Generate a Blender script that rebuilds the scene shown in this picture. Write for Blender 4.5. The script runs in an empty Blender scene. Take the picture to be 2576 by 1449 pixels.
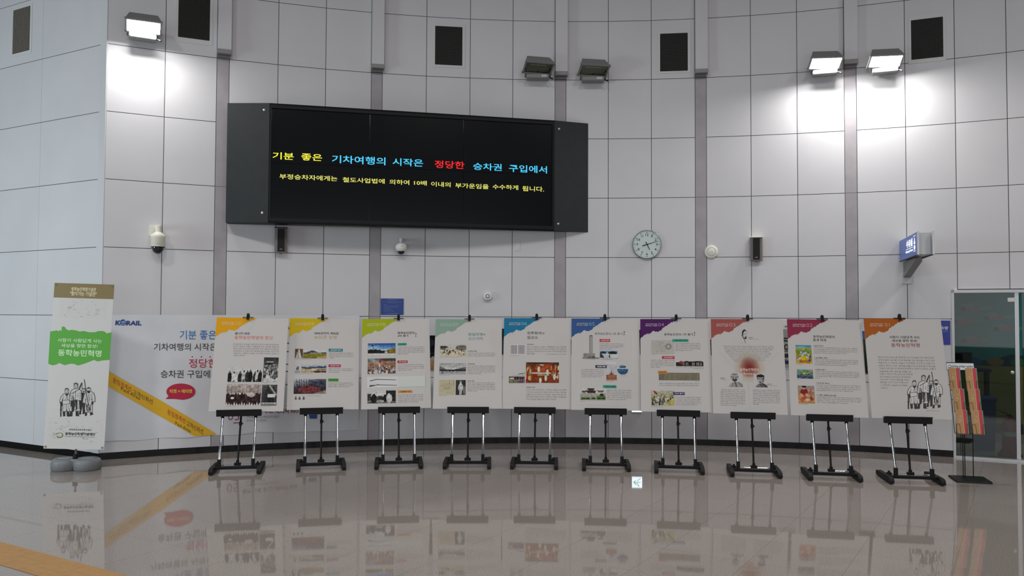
import bpy, bmesh, math, random
import numpy as np
from mathutils import Matrix, Vector

SC = bpy.context.scene
COL = SC.collection
random.seed(4)

# ------------------------------------------------------------------ camera
FPX, PITCH, ROLL, EYE = 2110.0, math.radians(1.92), math.radians(.25), 1.65
fw = Vector((0, math.cos(PITCH), math.sin(PITCH)))
up0 = Vector((0, -math.sin(PITCH), math.cos(PITCH)))
rt0 = Vector((1, 0, 0))
rt = rt0 * math.cos(ROLL) + up0 * math.sin(ROLL)
up = up0 * math.cos(ROLL) - rt0 * math.sin(ROLL)
cd = bpy.data.cameras.new('camera')
cd.sensor_width = 36.0
cd.lens = 36.0 * FPX / 2576.0
cd.clip_end = 200
cam = bpy.data.objects.new('camera', cd)
COL.objects.link(cam)
M = Matrix((rt, up, -fw)).transposed().to_4x4()
M.translation = (0, 0, EYE)
cam.matrix_world = M
SC.camera = cam

# ------------------------------------------------------------------ exposure, world, hall lights
SC.view_settings.view_transform = 'Standard'
SC.view_settings.look = 'None'
SC.view_settings.gamma = 1.0
SC.view_settings.use_curve_mapping = False
SC.view_settings.exposure = 0.0
SC.cycles.use_denoising = True
SC.cycles.max_bounces = 8
SC.cycles.sample_clamp_indirect = 6.0
WORLD_STRENGTH = 0.17
HALL_LAMP_POWER = 57.0
FLOOD = 215.0
w = bpy.data.worlds.new('hall daylight')
SC.world = w
w.use_nodes = True
w.node_tree.nodes['Background'].inputs[0].default_value = (0.92, 0.95, 1.0, 1)
w.node_tree.nodes['Background'].inputs[1].default_value = WORLD_STRENGTH


def area(name, loc, target, size, power, color=(1, .97, .93), size_y=None):
    l = bpy.data.lights.new(name, 'AREA')
    l.energy = power
    l.color = color
    l.shape = 'RECTANGLE'
    l.size = size
    l.size_y = size_y or size
    o = bpy.data.objects.new(name, l)
    COL.objects.link(o)
    o.location = loc
    o.rotation_euler = (Vector(target) - Vector(loc)).to_track_quat('-Z', 'Y').to_euler()
    return o


for x in (-5.5, -1.6, 2.6, 6.8):
    lp = area('hall_lamp', (x, 1.5, 8.4), (x * .85, 7.0, 0), .8, HALL_LAMP_POWER)
    lp.data.spread = math.radians(98)
area('concourse_fill_light', (0.5, -2.6, 2.2), (0.5, 10, 1.2), 13.0, 170, (.97, .98, 1.0), 2.6)  # front fill added behind the camera to lift the lower wall
area('shopfront_light', (-9.2, 5.6, 2.3), (-6.3, 10.4, 2.3), 2.0, 170, (.78, .95, 1.0))

# ------------------------------------------------------------------ helpers


def lin(c):
    return tuple(((v / 255) / 12.92 if v / 255 <= .04045 else ((v / 255 + .055) / 1.055) ** 2.4) for v in c)


MATS = {}


def mat(name, rgb, rough=.5, metal=0.0, emit=None, estr=0.0, spec=.5, coat=0.0):
    """rgb is the thing's own colour in 0..255"""
    if name in MATS:
        return MATS[name]
    m = bpy.data.materials.new(name)
    m.use_nodes = True
    b = m.node_tree.nodes['Principled BSDF']
    b.inputs['Base Color'].default_value = (*lin(rgb), 1)
    b.inputs['Roughness'].default_value = rough
    b.inputs['Metallic'].default_value = metal
    b.inputs['Specular IOR Level'].default_value = spec
    if coat:
        b.inputs['Coat Weight'].default_value = coat
    if emit:
        b.inputs['Emission Color'].default_value = (*lin(emit), 1)
        b.inputs['Emission Strength'].default_value = estr
    MATS[name] = m
    return m


def noisy(name, c1, c2, scale, rough=.5, detail=4.0, metal=0.0, spec=.5, bump=0.0, lo=.35, hi=.65, rnd=0.0):
    m = mat(name, c1, rough, metal, spec=spec)
    nt = m.node_tree
    b = nt.nodes['Principled BSDF']
    g = nt.nodes.new('ShaderNodeNewGeometry')
    n = nt.nodes.new('ShaderNodeTexNoise')
    n.inputs['Scale'].default_value = scale
    n.inputs['Detail'].default_value = detail
    nt.links.new(g.outputs['Position'], n.inputs['Vector'])
    r = nt.nodes.new('ShaderNodeValToRGB')
    r.color_ramp.elements[0].position = lo
    r.color_ramp.elements[1].position = hi
    r.color_ramp.elements[0].color = (*lin(c1), 1)
    r.color_ramp.elements[1].color = (*lin(c2), 1)
    nt.links.new(n.outputs['Fac'], r.inputs['Fac'])
    out = r.outputs['Color']
    if rnd:
        oi = nt.nodes.new('ShaderNodeObjectInfo')
        mr = nt.nodes.new('ShaderNodeMapRange')
        mr.inputs['To Min'].default_value = 1 - rnd
        mr.inputs['To Max'].default_value = 1 + rnd
        nt.links.new(oi.outputs['Random'], mr.inputs['Value'])
        vm = nt.nodes.new('ShaderNodeVectorMath')
        vm.operation = 'SCALE'
        nt.links.new(out, vm.inputs[0])
        nt.links.new(mr.outputs[0], vm.inputs['Scale'])
        out = vm.outputs[0]
    nt.links.new(out, b.inputs['Base Color'])
    if bump:
        bp = nt.nodes.new('ShaderNodeBump')
        bp.inputs['Strength'].default_value = bump
        bp.inputs['Distance'].default_value = .001
        nt.links.new(n.outputs['Fac'], bp.inputs['Height'])
        nt.links.new(bp.outputs[0], b.inputs['Normal'])
    return m


class MB:
    """collects shapes into one mesh; every shape may carry its own material slot"""

    def __init__(s):
        s.v, s.f, s.m, s.smooth = [], [], [], []
        s.M = Matrix.Identity(4)

    def add(s, verts, faces, mi=0, smooth=False):
        n = len(s.v)
        s.v += [tuple(s.M @ Vector(p)) for p in verts]
        s.f += [tuple(i + n for i in f) for f in faces]
        s.m += [mi] * len(faces)
        s.smooth += [smooth] * len(faces)
        return s

    def box(s, c, d, mi=0, ch=0.0):
        x, y, z = c
        a, b, e = d[0] / 2, d[1] / 2, d[2] / 2
        if not ch:
            vs = [(x + i * a, y + j * b, z + k * e) for i in (-1, 1) for j in (-1, 1) for k in (-1, 1)]
            return s.add(vs, [(0, 1, 3, 2), (4, 6, 7, 5), (0, 4, 5, 1), (2, 3, 7, 6), (0, 2, 6, 4), (1, 5, 7, 3)], mi)
        bm = bmesh.new()
        bmesh.ops.create_cube(bm, size=1)
        bmesh.ops.scale(bm, vec=d, verts=bm.verts)
        bmesh.ops.bevel(bm, geom=bm.edges[:], offset=ch, segments=2, profile=.5, affect='EDGES')
        bmesh.ops.translate(bm, vec=c, verts=bm.verts)
        bm.verts.index_update()
        s.add([v.co[:] for v in bm.verts], [[v.index for v in f.verts] for f in bm.faces], mi)
        bm.free()
        return s

    def tube(s, p0, p1, r0, r1=None, n=12, mi=0, caps=True, smooth=True):
        p0, p1 = Vector(p0), Vector(p1)
        r1 = r0 if r1 is None else r1
        d = (p1 - p0).normalized()
        a = d.orthogonal().normalized()
        b = d.cross(a)
        vs = []
        for p, r in ((p0, r0), (p1, r1)):
            for i in range(n):
                t = 2 * math.pi * i / n
                vs.append(p + (a * math.cos(t) + b * math.sin(t)) * r)
        s.add(vs, [(i, (i + 1) % n, n + (i + 1) % n, n + i) for i in range(n)], mi, smooth)
        if caps:
            s.add(vs[:n], [tuple(range(n))[::-1]], mi)
            s.add(vs[n:], [tuple(range(n))], mi)
        return s

    def lathe(s, prof, n=24, mi=0, smooth=True, c=(0, 0, 0)):
        """profile of (radius, height) about local z"""
        vs, fs = [], []
        for r, h in prof:
            for i in range(n):
                t = 2 * math.pi * i / n
                vs.append((c[0] + r * math.cos(t), c[1] + r * math.sin(t), c[2] + h))
        for k in range(len(prof) - 1):
            for i in range(n):
                j = (i + 1) % n
                fs.append((k * n + i, k * n + j, (k + 1) * n + j, (k + 1) * n + i))
        return s.add(vs, fs, mi, smooth)

    def prism(s, poly, z0, z1, mi=0):
        """polygon in x,y pushed from z0 to z1"""
        n = len(poly)
        vs = [(x, y, z0) for x, y in poly] + [(x, y, z1) for x, y in poly]
        fs = [tuple(range(n))[::-1], tuple(range(n, 2 * n))] + [(i, (i + 1) % n, n + (i + 1) % n, n + i) for i in range(n)]
        return s.add(vs, fs, mi)

    def quad(s, x0, y0, x1, y1, z=0.0, mi=0):
        return s.add([(x0, y0, z), (x1, y0, z), (x1, y1, z), (x0, y1, z)], [(0, 1, 2, 3)], mi)

    def poly(s, pts, z=0.0, mi=0):
        """flat filled polygon, triangulated"""
        from mathutils.geometry import tessellate_polygon
        vs = [Vector((p[0], p[1], z)) for p in pts]
        area_ = sum(vs[i].x * vs[(i + 1) % len(vs)].y - vs[(i + 1) % len(vs)].x * vs[i].y for i in range(len(vs)))
        if area_ < 0:
            vs.reverse()
        return s.add(vs, [t if (vs[t[1]] - vs[t[0]]).cross(vs[t[2]] - vs[t[0]]).z > 0 else t[::-1] for t in tessellate_polygon([vs])], mi)

    def line(s, pts, wd, z=0.0, mi=0):
        """ribbon along a flat polyline"""
        for a, b in zip(pts[:-1], pts[1:]):
            a2, b2 = Vector(a[:2]), Vector(b[:2])
            d = b2 - a2
            if d.length < 1e-9:
                continue
            d.normalize()
            n = Vector((-d.y, d.x)) * wd / 2
            a2 = a2 - d * wd * .3
            b2 = b2 + d * wd * .3
            s.add([(a2 - n)[:] + (z,), (b2 - n)[:] + (z,), (b2 + n)[:] + (z,), (a2 + n)[:] + (z,)], [(0, 1, 2, 3)], mi)
        return s

    def disc(s, c, r, z=0.0, mi=0, n=24, r2=None):
        r2 = r2 or r
        return s.add([(c[0] + r * math.cos(2 * math.pi * i / n), c[1] + r2 * math.sin(2 * math.pi * i / n), z) for i in range(n)], [tuple(range(n))], mi)

    def mesh(s, name, mats):
        me = bpy.data.meshes.new(name)
        me.from_pydata(s.v, [], s.f)
        for m in (mats if isinstance(mats, (list, tuple)) else [mats]):
            me.materials.append(m)
        me.polygons.foreach_set('material_index', s.m)
        me.polygons.foreach_set('use_smooth', s.smooth)
        me.update()
        return me

    def build(s, name, mats, parent=None, M=None):
        o = bpy.data.objects.new(name, s.mesh(name, mats))
        COL.objects.link(o)
        if parent:
            o.parent = parent
        if M is not None:
            o.matrix_basis = M
        return o


def tag(o, label=None, cat=None, group=None, kind=None):
    if label:
        o['label'] = label
    if cat:
        o['category'] = cat
    if group:
        o['group'] = group
    if kind:
        o['kind'] = kind
    return o


def thing(name, M, label, cat, group=None):
    o = bpy.data.objects.new(name, None)
    o.empty_display_size = .1
    COL.objects.link(o)
    o.matrix_basis = M
    return tag(o, label, cat, group)


def frame(origin, ex, ev):
    """right, up, and the side that faces the hall"""
    ex = Vector(ex).normalized()
    ev = Vector(ev).normalized()
    m = Matrix((ex, ev, ex.cross(ev))).transposed().to_4x4()
    m.translation = origin
    return m


def ray(px, py):
    return fw + rt * ((px - 1288) / FPX) - up * ((py - 724.5) / FPX)


def at_floor(px, py, z=0.0):
    d = ray(px, py)
    return Vector((0, 0, EYE)) + d * ((z - EYE) / d.z)


def at_depth(px, py, y):
    d = ray(px, py)
    return Vector((0, 0, EYE)) + d * (y / d.y)


def hit(px, py, F):
    """where the sight line meets the plane of a frame, in that frame's own (u, v)"""
    inv = F.inverted()
    o = inv @ Vector((0, 0, EYE))
    d = inv.to_3x3() @ ray(px, py)
    t = -o.z / d.z
    p = o + d * t
    return p.x, p.y


# ------------------------------------------------------------------ lettering
GLYPH = {}


def glyphs(text, bold):
    key = (text, bold)
    if key not in GLYPH:
        cu = bpy.data.curves.new('lettering', 'FONT')
        cu.body = text
        cu.resolution_u = 2 if len(text) < 14 and bold is not None else 1
        cu.offset = bold or 0.0
        o = bpy.data.objects.new('lettering', cu)
        me = bpy.data.meshes.new_from_object(o)
        n = len(me.vertices)
        co = np.empty(n * 3)
        me.vertices.foreach_get('co', co)
        co = co.reshape(-1, 3)
        fs = [tuple(p.vertices) for p in me.polygons]
        bpy.data.objects.remove(o)
        bpy.data.meshes.remove(me)
        bpy.data.curves.remove(cu)
        if n:
            lo, hi = co.min(0), co.max(0)
            co = (co - lo) / np.maximum(hi - lo, 1e-6)
        GLYPH[key] = (co, fs)
    return GLYPH[key]


def put_text(mb, text, x0, y0, x1, y1, z=.001, mi=0, bold=.01, skew=0.0, slope=0.0):
    """lettering fitted into a rectangle of the flat frame; slope tilts the baseline, skew leans the letters"""
    co, fs = glyphs(text, bold)
    mb.add([(x0 + c[0] * (x1 - x0) + skew * c[1], y0 + c[1] * (y1 - y0) + slope * c[0], z) for c in co], fs, mi)
    return mb


POOL = ('동학농민혁명은 모두가 바라는 사람이 사람답게 사는 세상을 만들고자 민중이 역사의 주인공으로 등장한 사건이었습니다 '
        '농민군은 전주성에서 다시 봉기하여 세상을 향한 함성을 이어가고자 하였으며 그 정신은 오늘의 우리에게 이어지고 있습니다 '
        '사람이 주인이 되는 세상을 만들고자 한 농민군의 정신을 기념하고자 합니다 ').split()
POOLI = [0]


def body_line(nchar):
    out = ''
    while len(out) < nchar:
        out += POOL[POOLI[0] % len(POOL)] + ' '
        POOLI[0] += 1
    return out.strip()


# ------------------------------------------------------------------ printed pictures (colour per grid point)
def attr_mat(name, rough=.45):
    if name in MATS:
        return MATS[name]
    m = bpy.data.materials.new(name)
    m.use_nodes = True
    nt = m.node_tree
    a = nt.nodes.new('ShaderNodeAttribute')
    a.attribute_name = 'print'
    b = nt.nodes['Principled BSDF']
    b.inputs['Roughness'].default_value = rough
    b.inputs['Specular IOR Level'].default_value = .1
    nt.links.new(a.outputs['Color'], b.inputs['Base Color'])
    MATS[name] = m
    return m


def vnoise(nx, ny, sx, sy, rs, oct_=3):
    out = np.zeros((ny, nx))
    amp = 1.0
    tot = 0
    for o in range(oct_):
        gx, gy = max(2, int(sx * 2 ** o) + 2), max(2, int(sy * 2 ** o) + 2)
        g = rs.rand(gy, gx)
        X = np.linspace(0, gx - 1.001, nx)
        Y = np.linspace(0, gy - 1.001, ny)
        xi, yi = X.astype(int), Y.astype(int)
        fx, fy = X - xi, (Y - yi)[:, None]
        a = g[np.ix_(yi, xi)] * (1 - fx) + g[np.ix_(yi, xi + 1)] * fx
        b = g[np.ix_(yi + 1, xi)] * (1 - fx) + g[np.ix_(yi + 1, xi + 1)] * fx
        out += amp * (a * (1 - fy) + b * fy)
        tot += amp
        amp *= .6
    return out / tot


PAPER = (226, 222, 221)
PRINT_TONE = .69        # printed boards are matt stock, duller than pure white


def dim(c, k=PRINT_TONE):
    return tuple(255 * (1.055 * (v * k) ** (1 / 2.4) - .055 if v * k > .0031 else 12.92 * v * k) for v in lin(c))


class Pic:
    def __init__(s, nx, ny, seed, bg=PAPER):
        s.nx, s.ny = nx, ny
        s.rs = np.random.RandomState(seed)
        s.Y, s.X = np.mgrid[0:ny, 0:nx]
        s.X = s.X / (nx - 1)
        s.Y = s.Y / (ny - 1)
        s.a = np.ones((ny, nx, 3)) * np.array(bg, float)

    def n(s, sx, sy, o=3):
        return vnoise(s.nx, s.ny, sx, sy, s.rs, o)

    def put(s, mask, c, k=1.0):
        m = np.clip(mask, 0, 1)[..., None] * k
        s.a = s.a * (1 - m) + np.array(c, float) * m
        return s

    def grad(s, c0, c1, y0=0., y1=1.):
        t = np.clip((s.Y - y0) / (y1 - y0), 0, 1)[..., None]
        m = ((s.Y >= y0 - 1e-6) & (s.Y <= y1 + 1e-6))[..., None]
        s.a = np.where(m, np.array(c0) * (1 - t) + np.array(c1) * t, s.a)
        return s

    def ell(s, x, y, rx, ry, c, k=1.0):
        d = ((s.X - x) / rx) ** 2 + ((s.Y - y) / ry) ** 2
        return s.put(np.clip((1.15 - d) * 5, 0, 1), c, k)

    def rect(s, x0, y0, x1, y1, c, k=1.0):
        return s.put(((s.X >= x0) & (s.X <= x1) & (s.Y >= y0) & (s.Y <= y1)) * 1.0, c, k)

    def tri(s, x, y0, y1, hw0, hw1, c):
        t = np.clip((s.Y - y0) / (y1 - y0), 0, 1)
        return s.put(((s.Y >= y0) & (s.Y <= y1) & (abs(s.X - x) < hw0 * (1 - t) + hw1 * t)) * 1.0, c)

    def seg(s, x0, y0, x1, y1, wd, c, k=1.0):
        asp = s.ny / s.nx
        dx, dy = x1 - x0, (y1 - y0) * asp
        px, py = s.X - x0, (s.Y - y0) * asp
        t = np.clip((px * dx + py * dy) / (dx * dx + dy * dy + 1e-9), 0, 1)
        d = np.hypot(px - t * dx, py - t * dy)
        return s.put(np.clip((wd - d) / (.35 * wd) + .3, 0, 1), c, k)

    def speck(s, sx, sy, amp, y0=0., y1=1., o=2):
        m = ((s.Y >= y0) & (s.Y <= y1))[..., None]
        s.a = s.a + m * ((s.n(sx, sy, o) - .5) * 2 * amp)[..., None]
        return s

    def crowd(s, y0, y1, n, cols, heads, w_=.05):
        for _ in range(n):
            x, y = s.rs.rand(), y0 + (y1 - y0) * s.rs.rand() ** .8
            sc = .6 + .8 * (y - y0) / max(y1 - y0, .01)
            s.ell(x, y + .09 * sc, w_ * .9 * sc, .10 * sc, cols[s.rs.randint(len(cols))])
            s.ell(x, y - .03 * sc, w_ * .42 * sc, .035 * sc, heads[s.rs.randint(len(heads))])
        return s


FISH = [(.2, .3)]
MURAL_HZ = [.47]


def make_pic(kind, nx, ny, seed):
    p = Pic(nx, ny, seed)
    G = lambda v: (v, v, v)
    if kind == 'march':      # line of people, monochrome
        p.grad(G(205), G(235), 0, 1)
        p.put((p.Y < .22 * p.X + .02) * 1., PAPER)
        p.put(np.clip((p.Y - .15 - .5 * p.X) * 4, 0, 1) * (p.Y < .55), G(175), .5)
        for x, c, h in ((.05, 40, .38), (.18, 225, .42), (.36, 60, .40), (.47, 200, .35), (.57, 70, .35), (.66, 25, .3), (.8, 60, .42), (.87, 205, .32), (.95, 35, .32)):
            p.ell(x, h + .38, .065, .36, G(c))
            p.ell(x, h, .024, .07, G(60 if c > 100 else 110))
            p.ell(x, h + .8, .045, .3, G(255 - c if c > 100 else 30), .8)
        p.speck(18, 10, 38, .3, 1)
    elif kind == 'rally':
        p.grad(G(70), G(95), 0, .3)
        p.rect(.18, .16, .66, .19, G(215))
        p.rect(.1, .24, .62, .30, G(40))
        p.rect(.62, .28, .9, .42, G(160))
        p.grad(G(120), G(140), .3, 1)
        p.speck(14, 22, 110, .3, 1, 3)
        p.crowd(.35, .95, 60, [G(190), G(70), G(220), G(110)], [G(30), G(50)], .06)
        p.ell(.55, .93, .22, .08, G(205))
        p.speck(20, 30, 35)
    elif kind == 'crowd':
        p.grad((190, 180, 175), (165, 150, 145), 0, .42)
        for k in range(9):
            p.rect(.02 + k * .11, .05 + .04 * (k % 3), .03 + k * .11, .40, (110, 95, 92), .6)
        p.rect(0, .12, .62, .14, (120, 100, 95), .6)
        p.speck(10, 8, 45, 0, .42)
        p.grad((70, 48, 50), (60, 40, 44), .42, 1)
        p.speck(40, 6, 55, .45, 1, 3)
        p.crowd(.42, .5, 40, [(60, 40, 42), (40, 28, 30), (90, 65, 66)], [(225, 215, 208), (200, 185, 180), (50, 35, 35)], .03)
        p.ell(.12 * 1.5, .66, .05, .05, (235, 228, 220))
        p.ell(.72, .5, .12, .1, (230, 220, 214), .8)
        for k in range(14):
            p.tri(.03 + k * .073, .84 + .04 * (k % 3), 1.02, .002, .035, (215, 208, 202))
    elif kind == 'road':
        p.grad(G(85), G(60), 0, 1)
        p.speck(8, 8, 50, 0, .3, 3)
        p.tri(.45, .05, 1, .05, .55, G(55))
        p.seg(.5, .05, .95, .5, .05, G(170))
        p.rect(.40, .46, .88, .62, G(225))
        p.rect(.45, .62, .82, .84, G(35))
        p.rect(.05, .86, .97, .95, G(220))
        for k in range(9):
            p.rect(.1 + k * .09, .88, .15 + k * .09, .93, G(60))
        p.speck(14, 18, 25)
    elif kind == 'statue':
        p.grad((120, 95, 60), (110, 85, 55))
        p.speck(9, 9, 45, 0, 1, 3)
        p.tri(.5, .05, .95, .06, .38, (205, 205, 205))
        p.tri(.42, .15, .95, .03, .12, (150, 150, 152))
        p.rect(0, .93, 1, 1, (190, 180, 165))
    elif kind == 'field':
        p.grad((225, 226, 226), (210, 212, 215), 0, .42)
        h = .36 - .26 * np.exp(-((p.X - .38) / .2) ** 2) - .08 * np.exp(-((p.X - .9) / .12) ** 2)
        p.put((p.Y > h) * (p.Y < .42) * 1., (98, 90, 110))
        p.grad((150, 150, 70), (140, 125, 65), .42, 1)
        p.rect(.3, .34, .75, .41, (205, 200, 195), .7)
        p.put(((p.Y > .75 + .5 * (.85 - p.X)) & (p.X > .6)) * 1., (200, 172, 135))
        p.rect(0, .42, .25, .47, (110, 85, 60))
        p.speck(12, 8, 18)
    elif kind == 'memorial':
        p.grad((222, 224, 226), (222, 222, 220))
        p.rect(.12, .66, .88, .8, (180, 182, 186))
        p.rect(.05, .82, .95, .95, (125, 125, 130))
        p.ell(.5, .45, .25, .18, (125, 128, 130))
        p.ell(.6, .25, .08, .16, (110, 112, 115))
        p.speck(8, 8, 22)
    elif kind == 'valley':
        p.grad((200, 205, 212), (190, 190, 190), 0, .2)
        h = .3 - .16 * p.X - .04 * np.sin(p.X * 20)
        p.put((p.Y > h) * (p.Y < .42) * 1., (80, 100, 130))
        p.grad((205, 192, 165), (190, 175, 150), .42, 1)
        p.ell(.25, .48, .18, .08, (125, 115, 80))
        p.ell(.8, .62, .3, .05, (95, 85, 80))
        p.ell(.65, .85, .16, .12, (110, 70, 65))
        p.ell(.9, .85, .14, .1, (95, 65, 62))
        p.ell(.45, .62, .16, .06, (225, 222, 215))
        p.speck(18, 10, 38, .3, 1)
    elif kind == 'rocks':
        p.grad((195, 198, 205), (90, 92, 105), 0, .5)
        p.put(np.clip(p.n(4, 3) * 2.4 - .6, 0, 1) * (p.X > .45), (62, 66, 82))
        p.grad((70, 62, 68), (60, 50, 52), .5, 1)
        p.ell(.48, .72, .34, .28, (118, 62, 66))
        p.put(((p.Y > .95 - .5 * (p.X - .62)) & (p.X > .62)) * 1., (150, 140, 128))
        for x in (.08, .16, .22, .3, .38):
            p.seg(x, 0, x + .03, .6, .008, (45, 40, 48))
            p.seg(x + .02, .3, x + .1, .02, .005, (55, 50, 58))
        p.speck(24, 16, 48, 0, 1, 3)
    elif kind == 'seals':
        for x, c in ((.13, (92, 62, 58)), (.45, (60, 48, 45)), (.8, (88, 60, 55))):
            p.ell(x, .3, .05, .22, c)
            p.ell(x, .7, .09, .25, c)
            p.ell(x, .55, .03, .1, (200, 190, 180), .7)
    elif kind == 'park':
        p.grad((45, 85, 160), (150, 195, 230), 0, .5)
        p.put(np.clip(.35 - np.hypot(p.X - .15, p.Y - .35), 0, 1) * 2, (210, 225, 235))
        h = .5 + .05 * np.sin(p.X * 40) * .5 + .12 * np.clip(1 - abs(p.X - .6) * 4, 0, 1)
        p.put((p.Y > h) * (p.Y < .82) * 1., (38, 44, 34))
        p.put((p.Y > h - .06) * (p.Y < .78) * (p.X > .75), (150, 125, 50))
        p.grad((205, 205, 210), (225, 215, 200), .82, 1)
        p.seg(.17, .15, .21, .7, .01, (40, 45, 55))
        p.seg(.14, .18, .19, .16, .02, (40, 45, 55))
        p.ell(.66, .72, .06, .06, (225, 228, 232))
        p.speck(26, 14, 24, .4, .85)
    elif kind == 'battle':
        p.grad((90, 130, 165), (160, 140, 120), 0, .3)
        p.put((p.Y < .18 - .1 * abs(p.X - .8)) * (p.X > .5), (75, 85, 80))
        p.grad((175, 120, 85), (150, 130, 120), .3, .6)
        p.grad((165, 155, 150), (140, 130, 128), .6, 1)
        p.speck(16, 12, 42, .2, 1, 3)
        for k in range(6):
            p.seg(.04 + .03 * k, .02, .3 + .05 * k, .4, .012, (215, 205, 185), .5)
        p.seg(.46, .05, .43, .35, .03, (170, 35, 35))
        p.seg(.46, .24, .7, .2, .02, (200, 90, 70))
        p.ell(.42, .45, .03, .14, (228, 222, 214))
        p.crowd(.45, .95, 70, [(205, 205, 208), (120, 120, 140), (170, 90, 60), (220, 215, 205), (90, 75, 80)], [(60, 50, 50), (215, 190, 170)], .035)
    elif kind == 'arrest':
        p.grad(G(205), G(190), 0, .5)
        p.rect(.2, .08, .65, .5, G(222))
        p.rect(.66, .02, 1, .9, G(45))
        p.rect(0, .25, .12, .8, G(70))
        p.rect(.3, .1, .32, .3, G(30))
        p.grad(G(120), G(90), .85, 1)
        p.ell(.23, .65, .11, .33, G(28))
        p.ell(.24, .3, .035, .06, G(40))
        p.ell(.45, .62, .14, .2, G(60))
        p.ell(.44, .85, .12, .12, G(170))
        p.ell(.62, .62, .06, .3, G(35))
        p.ell(.77, .62, .1, .38, G(205))
        p.ell(.83, .25, .04, .09, G(60))
        p.speck(18, 12, 60, .2, 1, 3)
    elif kind == 'woodcut':
        p.grad((205, 205, 198), (215, 205, 175))
        p.ell(.12, .2, .18, .1, (75, 78, 72))
        p.ell(.12, .35, .12, .07, (105, 105, 95))
        p.ell(.82, .25, .22, .22, (95, 92, 82), .7)
        p.speck(16, 12, 45, .1, .9, 3)
        for k in range(26):
            p.ell(.08 + .84 * p.rs.rand(), .45 + .4 * p.rs.rand(), .016, .06, [(50, 48, 45), (120, 60, 50), (90, 95, 110)][k % 3])
        p.ell(.37, .62, .04, .12, (120, 50, 45))
    elif kind == 'inkhills':
        p.grad(G(175), G(215), 0, .5)
        p.put((p.Y > .6 - .55 * np.clip(p.X - .5, 0, 1)) * (p.Y < .6) * 1., G(115))
        p.put((p.Y > .25 + 1.2 * p.X) * (p.Y < .6) * 1., G(130))
        p.speck(12, 10, 30, 0, .6)
        p.grad(G(165), G(185), .66, 1)
        p.rect(0, .58, 1, .70, G(40))
        for k in range(24):
            x = p.rs.rand()
            p.rect(x, .64, x + .012, .72 + .1 * p.rs.rand(), G(35))
        p.rect(.09, .66, .11, .98, G(40))
        p.rect(.15, .66, .17, .98, G(50))
    elif kind == 'oldmap':
        p.grad((210, 200, 165), (214, 205, 172))
        for a, b, c_, d in ((.05, .45, .5, .2), (.35, .38, .72, .2), (.6, .5, .78, .3), (.3, .6, .7, .6), (.45, .9, .65, .82), (.65, .82, .82, .92), (.62, 0, .68, .3), (.9, 0, .92, .5)):
            p.seg(a, b, c_, d, .008, (120, 112, 90), .7)
        p.ell(.5, .5, .2, .14, (180, 175, 150), .5)
        p.speck(6, 6, 10)
    elif kind == 'prisoner':
        p.grad(G(60), G(50))
        p.ell(.5, .5, .26, .25, G(195))
        p.ell(.5, .25, .11, .1, G(215))
        p.ell(.48, .1, .1, .06, G(150))
        p.rect(.38, .6, .62, .98, G(175))
        p.ell(.87, .7, .12, .3, G(120))
        p.speck(12, 18, 45, 0, 1, 3)
    elif kind == 'page':
        p.grad((190, 182, 190), (192, 184, 190))
        for k in range(9):
            p.rect(.07 + k * .1, .06, .105 + k * .1, .94, (150, 140, 152), .55)
        p.speck(10, 30, 14)
    elif kind == 'house':
        p.put((p.Y > .1 + .3 * abs(p.X - .8)) * (p.Y < .38) * 1., (200, 198, 196))
        p.seg(.6, .12, 1, .02, .02, (70, 60, 60))
        p.rect(0, .36, 1, .44, (80, 62, 62))
        p.rect(0, .44, 1, .68, (145, 120, 120))
        for x in (.03, .35, .5, .66, .82):
            p.rect(x, .44, x + .1, .66, (60, 45, 48))
        p.rect(.05, .5, .3, .62, (215, 210, 205))
        p.grad((150, 142, 120), (120, 125, 95), .68, 1)
        p.put((p.Y > .68 + .3 * (1 - p.X)) * (p.X > .5), (120, 100, 120))
        p.speck(14, 9, 22, .4, 1)
    elif kind == 'assembly':
        p.grad((95, 55, 35), (165, 80, 40), 0, .5)
        p.rect(0, 0, 1, .05, (50, 40, 40))
        p.rect(.3, .1, .72, .45, (170, 85, 45))
        p.rect(.43, .1, .53, .16, (205, 195, 170))
        p.grad((150, 75, 40), (135, 65, 38), .55, 1)
        p.rect(.35, .56, .7, .66, (170, 155, 110))
        p.speck(14, 9, 30, 0, 1, 3)
        cols = [(205, 175, 120), (180, 140, 80), (215, 200, 170), (150, 60, 35), (120, 90, 60)]
        for _ in range(34):
            x = p.rs.rand()
            x = x * .3 if x < .5 else 1 - (1 - x) * .5  # unseen area light added so the mural shows through the glass
            y = .15 + .7 * p.rs.rand()
            p.ell(x, y + .08, .03, .12, cols[p.rs.randint(5)])
            p.ell(x, y - .05, .013, .03, (150, 110, 80))
        for x, y in ((.39, .25), (.65, .4), (.44, .8), (.6, .68), (.86, .62)):
            p.ell(x, y + .08, .036, .15, (226, 218, 198))
            p.ell(x, y - .08, .016, .035, (80, 60, 50))
        p.seg(.08, .35, .02, .9, .02, (165, 30, 30))
        p.seg(.73, .05, .7, .3, .025, (185, 40, 40))
    elif kind == 'tower':
        p.rect(.06, .76, .24, .92, (150, 148, 142))
        p.rect(.4, .02, .63, .9, (178, 178, 172))
        p.rect(.4, .02, .45, .9, (150, 150, 146))
        p.rect(.44, .0, .6, .03, (70, 70, 72))
        p.rect(.26, .76, .74, .94, (165, 162, 156))
        p.rect(.0, .93, .98, .98, (115, 108, 98))
        for x in (.35, .42, .55, .62, .68):
            p.rect(x, .88, x + .04, .96, (70, 60, 55))
    elif kind == 'arch':
        p.grad((110, 150, 200), (190, 210, 225), 0, .4)
        p.ell(.72, .25, .25, .2, (40, 50, 45))
        p.ell(.18, .25, .18, .16, (60, 70, 70))
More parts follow.
